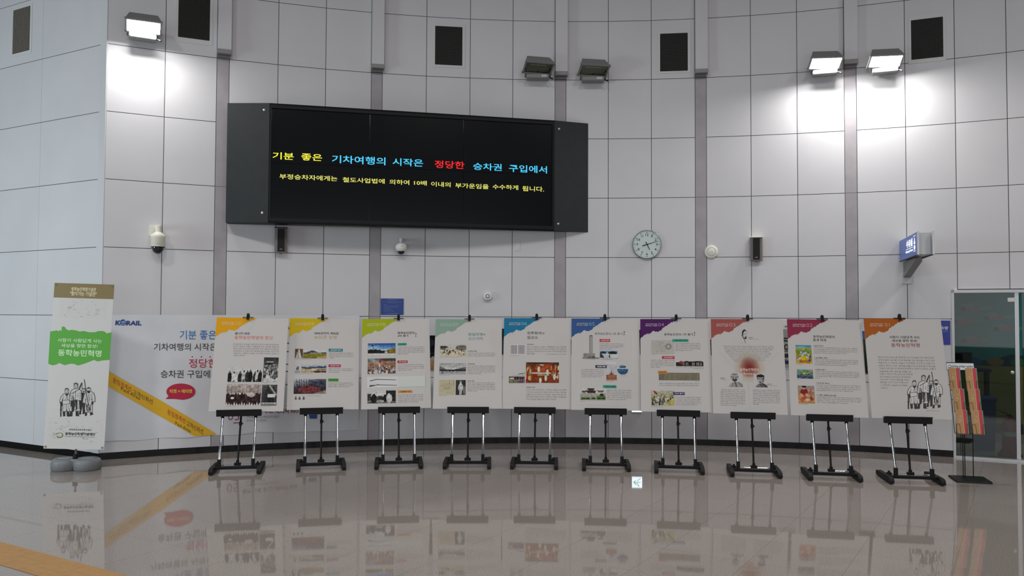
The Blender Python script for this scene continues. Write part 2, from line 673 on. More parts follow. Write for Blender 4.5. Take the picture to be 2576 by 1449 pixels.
        p.rect(.08, .35, .5, .85, (215, 218, 222))
        p.rect(.6, .42, .95, .9, (218, 220, 222))
        p.put(((p.X < .25) & (p.Y > .3 + 0 * p.X) & (p.Y > .3 + (p.X - .06) * 2.5)) * 1., (70, 75, 100))
        p.rect(.52, .5, .58, .95, (60, 60, 75))
        p.rect(0, .88, 1, 1, (195, 198, 202))
        p.speck(16, 8, 20)
    elif kind == 'obelisk':
        p.grad((212, 210, 216), (214, 212, 214), 0, .62)
        p.tri(.5, .1, .56, .02, .05, (185, 182, 186))
        p.rect(.43, .48, .57, .56, (90, 80, 85))
        p.rect(.3, .56, .7, .64, (150, 125, 120))
        p.rect(.34, .6, .66, .64, (70, 55, 60))
        p.rect(.0, .64, 1, 1, (165, 115, 95))
        p.put(((p.Y > .62) & (p.X > .2) & (p.X < .8)) * 1., (185, 128, 105))
        p.rect(0, .95, 1, 1, (205, 190, 175))
        p.speck(12, 20, 12, .6, 1)
    elif kind == 'lake':
        p.grad((200, 215, 228), (205, 215, 225), 0, .35)
        p.rect(.2, .15, .8, .36, (90, 110, 140))
        p.rect(.3, .1, .7, .2, (120, 135, 155), .8)
        p.rect(0, .38, 1, .44, (215, 222, 228))
        p.grad((80, 125, 160), (60, 95, 130), .44, 1)
        p.speck(14, 12, 30, .2, 1)
    elif kind == 'gate':
        p.grad(PAPER, (215, 216, 214), 0, .42)
        p.ell(.42, .07, .16, .035, (62, 55, 60))
        p.rect(.3, .1, .56, .16, (70, 62, 66))
        p.rect(.33, .16, .53, .24, (110, 98, 98))
        p.rect(.22, .24, .62, .34, (60, 54, 60))
        p.rect(.28, .34, .6, .44, (105, 75, 70))
        p.rect(.05, .26, .26, .32, (75, 70, 74))
        p.rect(.08, .32, .22, .42, (120, 105, 100))
        p.rect(.66, .24, .93, .3, (75, 70, 74))
        p.rect(.7, .3, .9, .38, (125, 110, 105))
        p.grad((190, 188, 178), (170, 168, 155), .44, .82)
        p.ell(.85, .6, .08, .14, (48, 62, 45))
        p.rect(.66, .66, 1, .86, (100, 130, 65), .8)
        for x in (.13, .3, .52, .74, .92):
            p.ell(x, .87, .1, .06, (55, 85, 45))
        p.grad((125, 150, 85), (150, 150, 140), .93, 1)
        p.speck(22, 12, 14)
    elif kind == 'scroll':
        p.grad((208, 205, 196), (210, 207, 198))
        for k in range(11):
            for j in range(10):
                if p.rs.rand() < .6:
                    x, y = .1 + k * .05, .12 + j * .08
                    p.rect(x, y, x + .03, y + .05, (165, 163, 158), .7)
        d = np.hypot((p.X - .76) / .6, p.Y - .46)
        p.put((abs(d - .17) < .07) * 1., (150, 150, 146), .8)
        p.put(((p.X < .012) | (p.X > .985) | (p.Y < .02) | (p.Y > .98)) * 1., (170, 168, 160), .7)
    elif kind == 'horizon':
        h = .25 + .2 * p.n(7, 2) - .12 * (p.X > .3)
        p.put((p.Y > h) * (p.Y < .86) * 1., (58, 48, 50))
        p.ell(.2, .4, .09, .2, (150, 75, 50), .8)
        for k in range(16):
            x = .25 + .75 * p.rs.rand()
            p.rect(x, .4, x + .025, .75, (165, 165, 165), .8)
        p.speck(20, 6, 26, .2, .9)
        p.grad((205, 203, 200), (200, 195, 185), .88, 1)
    elif kind == 'manuscript':
        p.grad((142, 134, 112), (136, 128, 106))
        for k in range(60):
            x = p.rs.rand()
            p.rect(x, .04, x + .006, .96, (172, 165, 142) if k % 3 else (115, 108, 92), .35)
        p.put((p.X < .12) * 1., (112, 104, 92), .5)
        p.speck(60, 4, 10)
    elif kind == 'skirmish':
        p.grad((190, 188, 172), (185, 180, 140), 0, .5)
        p.grad((185, 178, 135), (200, 192, 125), .5, 1)
        p.seg(.14, .05, .24, .22, .035, (165, 45, 45))
        p.speck(12, 9, 26)
        p.crowd(.25, .85, 46, [(205, 210, 212), (120, 125, 120), (225, 225, 218), (85, 80, 65)], [(50, 45, 42), (120, 90, 70)], .04)
        p.put((p.X + p.Y > 1.45) * 1., (200, 192, 120), .8)
    elif kind == 'harvest':
        p.grad((60, 150, 210), (120, 190, 220), 0, .12)
        p.grad((185, 180, 110), (130, 165, 90), .12, .35)
        p.grad((150, 160, 80), (205, 170, 60), .35, 1)
        p.speck(8, 10, 30, .1, 1)
        p.ell(.5, .7, .28, .12, (222, 195, 45))
        p.rect(.2, .84, .85, .95, (190, 120, 50))
        for x, y in ((.35, .35), (.5, .4), (.62, .36), (.78, .45), (.9, .6), (.15, .72), (.25, .66), (.85, .78), (.4, .48), (.7, .6)):
            p.ell(x, y + .05, .06, .07, (190, 205, 225) if x < .8 else (70, 95, 150))
            p.ell(x, y - .03, .03, .025, (55, 60, 85))
    elif kind == 'village':
        p.grad((120, 165, 150), (110, 150, 125), 0, .4)
        p.grad((125, 150, 110), (80, 100, 125), .4, 1)
        p.ell(.55, .45, .18, .1, (205, 190, 80))
        p.ell(.9, .12, .1, .1, (190, 120, 120))
        p.crowd(.4, .9, 18, [(70, 95, 140), (90, 120, 150), (110, 90, 110), (160, 175, 185)], [(45, 45, 60)], .08)
        p.speck(10, 8, 30)
    elif kind == 'official':
        p.grad((165, 160, 158), (185, 140, 115), 0, .45)
        p.grad((190, 150, 125), (205, 150, 95), .45, 1)
        p.ell(.38, .38, .24, .2, (150, 55, 52))
        p.ell(.38, .15, .09, .07, (215, 180, 150))
        p.ell(.38, .06, .15, .05, (40, 38, 42))
        p.ell(.38, .02, .07, .04, (45, 42, 46))
        for x, y, c in ((.2, .56, (215, 165, 130)), (.55, .55, (215, 175, 145)), (.75, .42, (190, 130, 110)), (.42, .7, (190, 105, 80)), (.8, .75, (150, 80, 70)), (.6, .8, (225, 190, 160)), (.2, .8, (205, 120, 90))):
            p.ell(x, y, .13, .1, c)
        p.speck(9, 9, 42, .1, 1, 3)
        p.rect(0, .93, 1, 1, (205, 145, 80))
    elif kind in ('portrait_a', 'portrait_b', 'portrait_c'):
        S, H_, D = p.seg, p.ell, G(30)
        if kind == 'portrait_a':
            H_(.52, .26, .30, .20, D)
            H_(.62, .34, .25, .20, PAPER)
            H_(.5, .055, .07, .05, D)
            S(.48, .06, .53, .14, .035, D)
            S(.26, .22, .24, .44, .05, G(40))
            S(.22, .44, .46, .70, .055, G(45))
            S(.46, .70, .60, .96, .03, G(60))
            H_(.62, .60, .13, .10, G(45))
            H_(.60, .54, .07, .02, PAPER)
            S(.42, .32, .58, .30, .020, D)
            S(.68, .29, .82, .29, .020, D)
            S(.46, .37, .56, .37, .014, D)
            S(.70, .35, .78, .35, .014, D)
            S(.62, .36, .66, .47, .012, G(90))
            S(.58, .50, .70, .50, .022, D)
            H_(.2, .95, .03, .02, D)
        elif kind == 'portrait_b':
            H_(.6, .92, .42, .30, G(176))
            S(.3, .72, .1, .98, .02, G(190))
            S(.75, .70, .98, .95, .03, G(120))
            S(.55, .72, .60, .98, .04, G(95))
            S(.40, .70, .34, .98, .02, G(130))
            H_(.5, .26, .22, .24, G(204))
            H_(.5, .09, .20, .08, G(150))
            S(.30, .19, .70, .19, .022, G(225))
            S(.30, .24, .70, .24, .012, G(70))
            S(.27, .2, .3, .42, .018, G(90))
            S(.72, .2, .70, .42, .018, G(90))
            H_(.5, .47, .15, .11, G(50))
            H_(.5, .42, .06, .02, G(200))
            S(.35, .31, .45, .31, .016, D)
            S(.55, .31, .65, .31, .016, D)
            S(.5, .31, .52, .39, .012, G(110))
            S(.5, .58, .54, .74, .03, G(80))
        else:
            H_(.58, .95, .42, .24, G(125))
            S(.62, .72, .92, .98, .06, G(60))
            S(.45, .74, .62, .98, .03, G(60))
            S(.35, .74, .12, .97, .03, G(170))
            H_(.5, .42, .23, .27, G(196))
            H_(.5, .13, .28, .11, D)
            H_(.54, .035, .09, .04, D)
            S(.25, .15, .28, .36, .03, G(50))
            S(.76, .15, .75, .40, .035, G(45))
            H_(.68, .46, .07, .20, G(120), .8)
            H_(.48, .60, .10, .035, G(60))
            S(.32, .32, .45, .31, .020, D)
            S(.54, .31, .66, .32, .020, D)
            S(.35, .38, .44, .38, .015, D)
            S(.55, .38, .64, .38, .015, D)
            S(.50, .38, .47, .50, .013, G(90))
            S(.40, .66, .56, .68, .014, G(90))
    elif kind == 'glow':
        d = np.hypot(p.X - .5, p.Y - .48) * 2
        d = d + (p.n(6, 6) - .5) * .12
        p.put(np.clip(1.0 - d, 0, 1) ** .9 * .9, (196, 158, 110))
        p.put(np.clip(1 - d * 1.55, 0, 1) ** .8, (140, 38, 40))
    elif kind == 'inkstain':
        p.a[:] = (222, 220, 219)
        e = np.minimum(np.minimum(p.X, 1 - p.X), np.minimum(p.Y, 1 - p.Y))
        n = abs(p.n(9, 7, 3) - .5)
        m = p.n(10, 8, 3)
        p.put(np.clip((.035 - n) * 40, 0, 1) * np.clip((m - .48) * 8, 0, 1) * np.clip(e * 6, 0, 1), (140, 132, 126), .6)
    elif kind == 'sign_night':
        p.grad((22, 24, 30), (30, 30, 34), 0, .66)
        p.ell(.3, .2, .3, .1, (60, 75, 100), .6)
        p.rect(0, .5, 1, .53, (120, 120, 125), .5)
        p.rect(.4, .6, .6, .68, (190, 190, 190))
        p.grad((200, 170, 130), (165, 130, 95), .68, 1)
        p.speck(10, 12, 18)
    elif kind == 'sign_garden':
        p.grad((40, 60, 35), (30, 48, 40), 0, .45)
        p.grad((45, 85, 120), (30, 40, 60), .45, 1)
        p.speck(10, 12, 25)
    elif kind == 'sign_hills':
        p.grad((70, 110, 190), (95, 130, 190), 0, .2)
        p.grad((70, 85, 60), (35, 45, 35), .2, 1)
        p.speck(12, 20, 24, .2, 1, 3)
    elif kind == 'sign_film':
        p.grad((35, 35, 40), (30, 30, 34))
        for k in range(14):
            p.rect(0, .03 + k * .07, 1, .05 + k * .07, [(120, 30, 35), (60, 70, 80), (150, 140, 130), (35, 60, 45)][k % 4], .7)
        p.speck(8, 16, 20)
    elif kind == 'mural':
        hz = MURAL_HZ[0]
        p.grad((38, 92, 98), (50, 112, 112), 0, hz)
        p.put((p.Y > hz - .03 + .02 * np.sin(p.X * 30)) * (p.Y < hz + .02), (28, 60, 66))
        p.grad((112, 108, 66), (130, 122, 84), hz + .02, 1)
        p.speck(6, 10, 10)
        for x, y in FISH:
            p.ell(x - .02, y - .018, .03, .012, (100, 122, 118), .7)
            p.ell(x + .05, y - .004, .022, .009, (96, 124, 120), .7)
            p.ell(x, y, .032, .009, (160, 72, 66))
            p.tri(x - .036, y - .012, y + .012, .006, .012, (60, 60, 70))
        for k in range(26):
            p.ell(p.rs.rand(), hz + .06 + .45 * p.rs.rand(), .02, .008, (150, 80, 55), .7)
        for k in range(12):
            p.ell(.04 + k * .085, hz - .005, .03, .022, [(60, 100, 62), (90, 82, 92), (45, 80, 120), (120, 95, 65)][k % 4])
    if kind not in ('tower', 'glow', 'inkstain', 'mural', 'page', 'scroll', 'manuscript', 'seals', 'oldmap') and not kind.startswith('portrait') and not kind.startswith('sign'):
        mean = p.a.mean()
        k = np.clip(np.abs(p.a - np.array(PAPER)).sum(-1) / 20, 0, 1)[..., None]
        g = (p.rs.rand(p.ny, p.nx) - .5)[..., None] * 30 + (p.n(p.nx * .35, p.ny * .35, 1) - .5)[..., None] * 44
        p.a = p.a + k * ((p.a - mean) * .22 + g)
    p.a = np.clip(p.a, 6, 250)
    return p.a


def print_mesh(name, kind, nx, ny, P00, P10, P11, P01, z, parent, seed=1, ring=False, name_mat='printed picture', tone=PRINT_TONE):
    """picture on a flat quad: corners top-left, top-right, bottom-right, bottom-left in the frame"""
    a = make_pic(kind, nx, ny, seed) / 255.0
    a = np.where(a <= .04045, a / 12.92, ((a + .055) / 1.055) ** 2.4) * tone
    Y, X = np.mgrid[0:ny, 0:nx]
    X = (X / (nx - 1))[..., None]
    Y = (Y / (ny - 1))[..., None]
    P = [np.array(q, float) for q in (P00, P10, P11, P01)]
    co = P[0] * (1 - X) * (1 - Y) + P[1] * X * (1 - Y) + P[2] * X * Y + P[3] * (1 - X) * Y
    vs = np.concatenate([co, np.full((ny, nx, 1), z)], -1).reshape(-1, 3)
    idx = np.arange(nx * ny).reshape(ny, nx)
    f = np.stack([idx[1:, :-1], idx[1:, 1:], idx[:-1, 1:], idx[:-1, :-1]], -1).reshape(-1, 4)
    if ring:
        cx, cy = X[..., 0].ravel() - .5, Y[..., 0].ravel() - .5
        k = (np.hypot(cx, cy) < .5)[f].all(1)
        f = f[k]
    me = bpy.data.meshes.new(name)
    me.from_pydata(vs.tolist(), [], f.tolist())
    at = me.attributes.new('print', 'FLOAT_COLOR', 'POINT')
    at.data.foreach_set('color', np.concatenate([a, np.ones((ny, nx, 1))], -1).astype(np.float32).ravel())
    me.materials.append(attr_mat(name_mat))
    o = bpy.data.objects.new(name, me)
    COL.objects.link(o)
    o.parent = parent
    return o


# ------------------------------------------------------------------ materials
M_panel = noisy('white wall panel', (206, 205, 210), (211, 210, 214), 1.3, rough=.42, spec=.35, rnd=.012)
M_strip = noisy('grey wall strip', (158, 154, 160), (168, 163, 168), 5, rough=.4, spec=.35)
M_joint = mat('dark joint', (104, 104, 106), .8)
M_alu = mat('brushed aluminium', (190, 192, 196), .35, .7)
M_whitealu = mat('white powder coated metal', (205, 206, 210), .4)
M_granite = noisy('black polished granite', (9, 9, 10), (20, 20, 22), 60, rough=.12, spec=.15)
M_floor = noisy('polished beige granite', (126, 117, 111), (158, 149, 143), 95, rough=.035, detail=5, spec=.5, lo=.3, hi=.7, rnd=.03)
M_grout = mat('grout', (128, 120, 114), .5)
M_tactile = noisy('orange tactile tile', (170, 128, 76), (178, 136, 84), 14, rough=.55, spec=.3)
M_black = mat('black painted metal', (9, 9, 10), .45, spec=.25)
M_blackplastic = mat('black plastic', (20, 20, 22), .6, spec=.25)
M_chrome = mat('chrome', (205, 207, 212), .05, 1.0)
M_board = mat('white foam board', dim(PAPER), .5, spec=.15)
M_core = mat('board edge', (190, 188, 182), .7)
M_ink = mat('black ink', (38, 36, 38), .6)
M_greyink = mat('grey ink', (72, 70, 72), .6)
M_cab = noisy('dark slate metal', (35, 39, 42), (39, 43, 46), 8, rough=.45, spec=.4)
M_cabframe = mat('black slate frame', (23, 26, 29), .5, spec=.2)
M_display = mat('black display glass', (6, 8, 12), .22, spec=.25)
M_whiteplastic = mat('white plastic', (225, 225, 222), .4)
M_cream = mat('cream plastic', (228, 226, 212), .4)
M_smoked = mat('smoked dome glass', (30, 30, 36), .08, spec=.7)
M_grey = mat('grey casting', (120, 124, 124), .45, .4)
M_dark = mat('near black', (14, 14, 15), .7)

# ------------------------------------------------------------------ the curved wall
CX, CY, R = 0.7334, -0.0006, 10.9757
JPX = [256, 404, 535.5, 567, 691, 812, 928, 956, 1068, 1179, 1287.5, 1394.7, 1422.6, 1530, 1639, 1750, 1778.7, 1891.5, 2009, 2128.8, 2159.6, 2283.4, 2410, 2541.7, 2674, 2812, 2958]


def on_circle(px):
    d = ray(px, 798)
    dx, dy = d.x, d.y
    a = dx * dx + dy * dy
    b = 2 * (-CX * dx - CY * dy)
    c = CX * CX + CY * CY - R * R
    t = (-b + math.sqrt(b * b - 4 * a * c)) / 2 / a
    return Vector((dx * t, dy * t, 0))


NODES = [on_circle(p) for p in JPX]
STRIPS = {2, 6, 11, 15, 19}        # segments that are grey strips
# the straight wall on the left runs away from the corner
LDIR = Vector((-.873, .487, 0)).normalized()
CORNER = NODES[0] + Vector((-.003, -.002, 0))


def seg_frame(a, b, z=0.0, out=0.0):
    ex = (b - a).normalized()
    F = frame(a + Vector((0, 0, z)), ex, (0, 0, 1))
    F.translation = F.translation + F.col[2].to_3d() * out
    return F


def wall_at(px, py, out=0.0):
    """frame on the wall face where the sight line meets it"""
    for i in range(len(NODES) - 1):
        F = seg_frame(NODES[i], NODES[i + 1])
        u, v = hit(px, py, F)
        if -1e-4 <= u <= (NODES[i + 1] - NODES[i]).length + 1e-4:
            G = F.copy()
            G.translation = F @ Vector((u, v, out))
            return G
    raise ValueError((px, py))


def left_at(px, py, out=0.0):
    F = frame(CORNER, -LDIR, (0, 0, 1))
    u, v = hit(px, py, F)
    G = F.copy()
    G.translation = F @ Vector((u, v, out))
    return G


BASE = .075
ROW = .782
NROW = 10
GAP = .0040
TH = .008
bk = MB()
for i in range(len(NODES) - 1):
    a, b = NODES[i], NODES[i + 1]
    if i >= 22:
        z0 = 2.0
        bk.add([a + Vector((0, 0, z0)), b + Vector((0, 0, z0)), b + Vector((0, 0, BASE + ROW * NROW)), a + Vector((0, 0, BASE + ROW * NROW))], [(0, 1, 2, 3)])
    elif i == 21:
        e = a + (b - a) * .885
        for (p, q, z0) in ((a, e, 0), (e, b, 2.0)):
            bk.add([p + Vector((0, 0, z0)), q + Vector((0, 0, z0)), q + Vector((0, 0, BASE + ROW * NROW)), p + Vector((0, 0, BASE + ROW * NROW))], [(0, 1, 2, 3)])
    else:
        bk.add([a, b, b + Vector((0, 0, BASE + ROW * NROW)), a + Vector((0, 0, BASE + ROW * NROW))], [(0, 1, 2, 3)])
# set the dark backing behind the panel faces
off = []
for v in bk.v:
    d = (Vector((v[0] - CX, v[1] - CY, 0))).normalized() * .009
    off.append((v[0] + d.x, v[1] + d.y, v[2]))
bk.v = off
wall = bk.build('wall_back', M_joint)
tag(wall, kind='structure')
unit = MB().box((.5, .5, -.5), (1, 1, 1)).mesh('panel', M_panel)
unit_strip = MB().box((.5, .5, -.5), (1, 1, 1)).mesh('strip', M_strip)


def put_panel(name, me, F, u0, u1, z0, z1, parent, th=TH):
    o = bpy.data.objects.new(name, me)
    COL.objects.link(o)
    o.parent = parent
    o.matrix_basis = F @ Matrix.Translation((u0, z0, 0)) @ Matrix.Diagonal((u1 - u0, z1 - z0, th, 1))
    return o


for i in range(len(NODES) - 1):
    a, b = NODES[i], NODES[i + 1]
    L = (b - a).length
    F = seg_frame(a, b)
    if i in STRIPS:
        zs = [BASE, BASE + 2 * ROW, BASE + 4 * ROW, BASE + 6 * ROW, BASE + 8 * ROW, BASE + NROW * ROW]
        for z0, z1 in zip(zs[:-1], zs[1:]):
            put_panel('strip', unit_strip, F, .003, L - .003, z0 + .002, z1 - .002, wall, .0085)
        continue
    for k in range(NROW):
        z0, z1 = BASE + k * ROW + GAP, BASE + (k + 1) * ROW - GAP
        if i >= 22 and z1 < 2.0:
            continue
        if i >= 22:
            z0 = max(z0, 1.995)
        if i == 21 and k < 3:
            if k < 2:
                put_panel('panel', unit, F, GAP, L * .885, z0, z1, wall)
            else:
                q = MB()
                q.prism([(GAP, z0), (L * .885, z0), (L * .885, 1.985), (L - GAP, 1.985), (L - GAP, z1), (GAP, z1)], -TH, 0)
                q.build('panel', M_panel, wall, F)
            continue
        put_panel('panel', unit, F, GAP, L - GAP, z0, z1, wall)

# left wall
FL = frame(CORNER, -LDIR, (0, 0, 1))
wl = MB()
wl.quad(-5.2, 0, 0, BASE + ROW * NROW, -.009)
wleft = wl.build('wall_left', M_joint, None, FL)
tag(wleft, kind='structure')
ul = [0.0]
u_end = hit(239, 798, FL)[0]
u_j = hit(91.5, 798, FL)[0]
wpan = u_end - u_j
us = [u_end] + [u_j - wpan * k for k in range(0, 6)]
for j in range(len(us) - 1):
    for k in range(NROW):
        o = put_panel('panel', unit, Matrix.Identity(4), us[j + 1] + (.0015 if j else .0015), us[j] - .0015, BASE + k * ROW + GAP, BASE + (k + 1) * ROW - GAP, wleft)
# white corner profile
cp = MB()
cp.quad(u_end, BASE, 0.0, BASE + ROW * NROW, 0.002)
cp.box(((u_end + .0) / 2, BASE + ROW * NROW / 2, -.012), (abs(u_end), ROW * NROW, .03), ch=0.0)
t1 = cp.build('trim_1', M_whitealu, None, FL)
tag(t1, kind='structure')

# baseboards
bb = MB()
for i in range(22):
    a, b = NODES[i], NODES[i + 1]
    if i == 21:
        b = a + (b - a) * .885
    n = seg_frame(a, b).col[2].to_3d()
    for p in (a, b):
        pass
    pa, pb = a - n * .004, b - n * .004
    qa, qb = a - n * .05, b - n * .05
    bb.add([pa, pb, pb + Vector((0, 0, BASE)), pa + Vector((0, 0, BASE)), qa, qb, qb + Vector((0, 0, BASE)), qa + Vector((0, 0, BASE))], [(0, 1, 2, 3), (3, 2, 6, 7)])
b1 = bb.build('baseboard_back', M_granite)
tag(b1, kind='structure')
b2 = MB().box((-2.6, BASE / 2, -.03), (5.2, BASE, .05)).build('baseboard_left', M_granite, None, FL)
tag(b2, kind='structure')

# box columns above each grey strip
for n, i in enumerate(sorted(STRIPS)):
    a, b = NODES[i], NODES[i + 1]
    L = (b - a).length
    F = seg_frame(a, b)
    zt = BASE + 6 * ROW
    c = MB().box((L / 2 + .008, (zt + .09 + BASE + NROW * ROW) / 2, .045), (L + .012, BASE + NROW * ROW - zt - .09, .09))
    tr = c.build('trim_%d' % (n + 2), M_panel, None, F)
    tag(tr, kind='structure')
    cap = MB().box((L / 2 + .008, zt + .065, .05), (L + .02, .05, .105), ch=.004)
    cap.box((L / 2, zt + .02, .025), (L, .04, .05), mi=1)
    cap.build('end_cap', [mat('grey end cap', (140, 138, 136), .5), M_joint], tr)

# ------------------------------------------------------------------ floor
E1 = Vector((.8545, -.5195, 0))
E2 = Vector((.5195, .8545, 0))


def to_px(p):
    d = Vector(p) - Vector((0, 0, EYE))
    z = d.dot(fw)
    if z < .2:
        return None
    return 1288 + FPX * d.dot(rt) / z, 724.5 - FPX * d.dot(up) / z


fl = MB().add([(-14, -3, -.0025), (14, -3, -.0025), (14, 14, -.0025), (-14, 14, -.0025)], [(0, 1, 2, 3)])
floor = fl.build('floor', M_grout)
tag(floor, kind='structure')
TS = .6
tile_me = MB().box((TS / 2, TS / 2, -.001), (TS - .0014, TS - .0014, .002)).mesh('floor_tile', M_floor)
T0 = 3.317 - 6 * TS
S0 = -1.005
rest = MB()
seen = []
for i in range(-24, 24):
    for j in range(-12, 26):
        s, t = S0 + i * TS, T0 + j * TS
        p = E1 * s + E2 * t
        c = E1 * (s + TS / 2) + E2 * (t + TS / 2)
        if c.y < -2.2 or abs(c.x) > 12.5 or c.y > 13.6:
            continue
        Mt = frame(p, E1, E2)
        vis = False
        rr = math.hypot(c.x - CX, c.y - CY)
        corners = [E1 * (s + a * TS) + E2 * (t + b * TS) for a in (0, .5, 1) for b in (0, .5, 1)]
        inside = any(math.hypot(q.x - CX, q.y - CY) < R for q in corners)
        beyond_left = c.x < CORNER.x + .5 and any((FL.inverted() @ q).z > 0 for q in corners)
        nook = c.x > 5.0 and c.y > 9.3 and c.x < 8.5
        for q in corners:
            pp = to_px(q)
            if pp and -10 < pp[0] < 2586 and pp[1] < 1462 and (inside and q.x > CORNER.x or beyond_left or nook):
                vis = True
        if vis and len(seen) < 296:
            o = bpy.data.objects.new('floor_tile', tile_me)
            COL.objects.link(o)
            o.parent = floor
            o.matrix_basis = Mt
            seen.append(o)
        elif inside or nook or beyond_left:
            rest.M = Mt
            rest.box((TS / 2, TS / 2, -.001), (TS - .0014, TS - .0014, .002))
ro = rest.build('distant_floor_tiles', M_floor, floor)
tag(ro, kind='stuff')

# tactile strip
tact = thing('tactile_strip', Matrix.Identity(4), 'orange strip of tactile guide tiles across the near left floor', 'paving')
tm = MB().box((.15, .15, .002), (.2985, .2985, .004), ch=.0012)
for q in range(4):
    tm.box((.15, .045 + .07 * q, .0042), (.27, .022, .0005))
tme = tm.mesh('tactile_tile', M_tactile)
for k in range(-9, 14):
    s = -6.149 + .3 * k
    o = bpy.data.objects.new('tactile_tile', tme)
    COL.objects.link(o)
    o.parent = tact
    o.matrix_basis = frame(E1 * s + E2 * 3.016, E1, E2)

# ceiling of the hall
ce = MB().add([(-14, -4, 9.4), (14, -4, 9.4), (14, 14, 9.4), (-14, 14, 9.4)], [(3, 2, 1, 0)])
tag(ce.build('ceiling', mat('ceiling panel', (190, 190, 190), .8)), kind='structure')

# ------------------------------------------------------------------ large display cabinet on the wall
ZB, ZT = 2.745, 4.155
A = at_depth(570, 400, 9.98); A.z = 0
AW = wall_at(576, 400).translation.copy(); AW.z = 0
D = wall_at(1479.5, 450).translation.copy(); D.z = 0
B = at_depth(677, 400, 9.97); B.z = 0
Cc = at_depth(1394, 440, 10.80); Cc.z = 0


def z_at(px, py, P):
    """height of the sight line above a plan position"""
    d = ray(px, py)
    return EYE + d.z * (P.y / d.y)


ZT = (z_at(573, 256.5, A) + z_at(680, 256, B) + z_at(1395, 304, Cc) + z_at(1480, 315, D)) / 4
ZB = (z_at(566.5, 557, A) + z_at(672, 556.6, B) + z_at(1393, 582.6, Cc) + z_at(1479, 588, D)) / 4
exb = (Cc - B).normalized()
Fb = frame(B + Vector((0, 0, ZB)), exb, (0, 0, 1))
H = ZT - ZB
WB = (Cc - B).length
board = thing('display_board', Fb, 'wide black electronic display board with slanted dark grey end panels, high on the wall', 'display board')
inv = Fb.inverted()
a2, d2 = inv @ (A + Vector((0, 0, ZB))), inv @ (D + Vector((0, 0, ZB)))
# body: bottom, top and the back
body = MB()
aw = inv @ (AW + Vector((0, 0, ZB)))
poly = [(0, 0), (WB, 0), (d2.x, d2.z), (aw.x, aw.z), (a2.x, a2.z)]          # x, out
for y0, y1 in ((0, .02), (H - .02, H)):
    vs = [(x, y0, z) for x, z in poly] + [(x, y1, z) for x, z in poly]
    body.add(vs, [(0, 1, 2, 3, 4), (9, 8, 7, 6, 5)] + [(i, 5 + i, 5 + (i + 1) % 5, (i + 1) % 5) for i in range(5)])
body.add([(aw.x, 0, aw.z), (a2.x, 0, a2.z), (a2.x, H, a2.z), (aw.x, H, aw.z)], [(0, 1, 2, 3)])
body.build('cabinet', M_cabframe, board)


def slant_panel(p, q, m, label):
    p, q = Vector((p[0], 0, p[1])), Vector((q[0], 0, q[1]))
    d = (q - p).normalized()
    n = Vector((-d.z, 0, d.x))
    if n.z < 0:
        n = -n
    n = -n * .02
    b = MB()
    e = H
    vs = [p, q, q + n, p + n]
    vs = [Vector((v.x, 0, v.z)) for v in vs] + [Vector((v.x, e, v.z)) for v in vs]
    b.add(vs, [(3, 2, 1, 0), (4, 5, 6, 7), (0, 1, 5, 4), (1, 2, 6, 5), (2, 3, 7, 6), (3, 0, 4, 7)])
    o = b.build('end_panel', m, board)
    return tag(o, label)


slant_panel((a2.x, a2.z), (-.004, 0), M_cab, 'dark slate left end panel')
slant_panel((WB + .004, 0), (d2.x, d2.z), M_cab, 'dark slate right end panel')
# bezel round the screens
xl, yt = hit(684, 269, Fb)
xl2, yb_ = hit(679.5, 545.5, Fb)
xr, yt2 = hit(1391, 315, Fb)
xr2, yb2 = hit(1388.5, 571, Fb)
X0, X1, Y0, Y1 = (xl + xl2) / 2, (xr + xr2) / 2, (yb_ + yb2) / 2, (yt + yt2) / 2
bz = MB()
bz.box(((X0) / 2, H / 2, -.02), (X0, H, .04))
bz.box(((X1 + WB) / 2, H / 2, -.02), (WB - X1, H, .04))
bz.box(((X0 + X1) / 2, Y0 / 2, -.02), (X1 - X0, Y0, .04))
bz.box(((X0 + X1) / 2, (Y1 + H) / 2, -.02), (X1 - X0, H - Y1, .04))
bz.build('bezel', M_cabframe, board)
xs_ = [X0] + [hit(930, 420, Fb)[0], hit(1166, 430, Fb)[0]] + [X1]
ym = (hit(690, 407, Fb)[1] + hit(1385, 442, Fb)[1]) / 2
for i in range(3):
    for y0, y1 in ((Y0, ym), (ym, Y1)):
        MB().box(((xs_[i] + xs_[i + 1]) / 2, (y0 + y1) / 2, -.030), (xs_[i + 1] - xs_[i] - .004, y1 - y0 - .004, .02)).build('screen', M_display, board)
for px, py in ((664.5, 276.5), (659.5, 535.5), (1406.5, 324), (1404.5, 563)):
    left = px < 900
    p0 = Vector((a2.x, 0, a2.z)) if left else Vector((WB, 0, 0))
    p1 = Vector((0, 0, 0)) if left else Vector((d2.x, 0, d2.z))
    Fp = frame(Fb @ p0, (Fb @ p1) - (Fb @ p0), (0, 0, 1))
    u, v = hit(px, py, Fp)
    G = inv @ Fp @ Matrix.Translation((u, v, 0))
    MB().lathe([(0, .006), (.012, .005), (.016, 0)], 14).build('bolt', M_alu, board, G)


def screen_text(words, y_shift, col, est):
    pass


def emis(name, rgb, e):
    return mat(name, (5, 5, 5), .6, emit=rgb, estr=e)


Y_ = emis('lit yellow diodes', (245, 240, 60), 1.1)
C_ = emis('lit cyan diodes', (70, 205, 255), 1.1)
R_ = emis('lit red diodes', (250, 25, 30), 1.1)
Y2 = emis('lit pale yellow diodes', (235, 232, 110), 1.0)


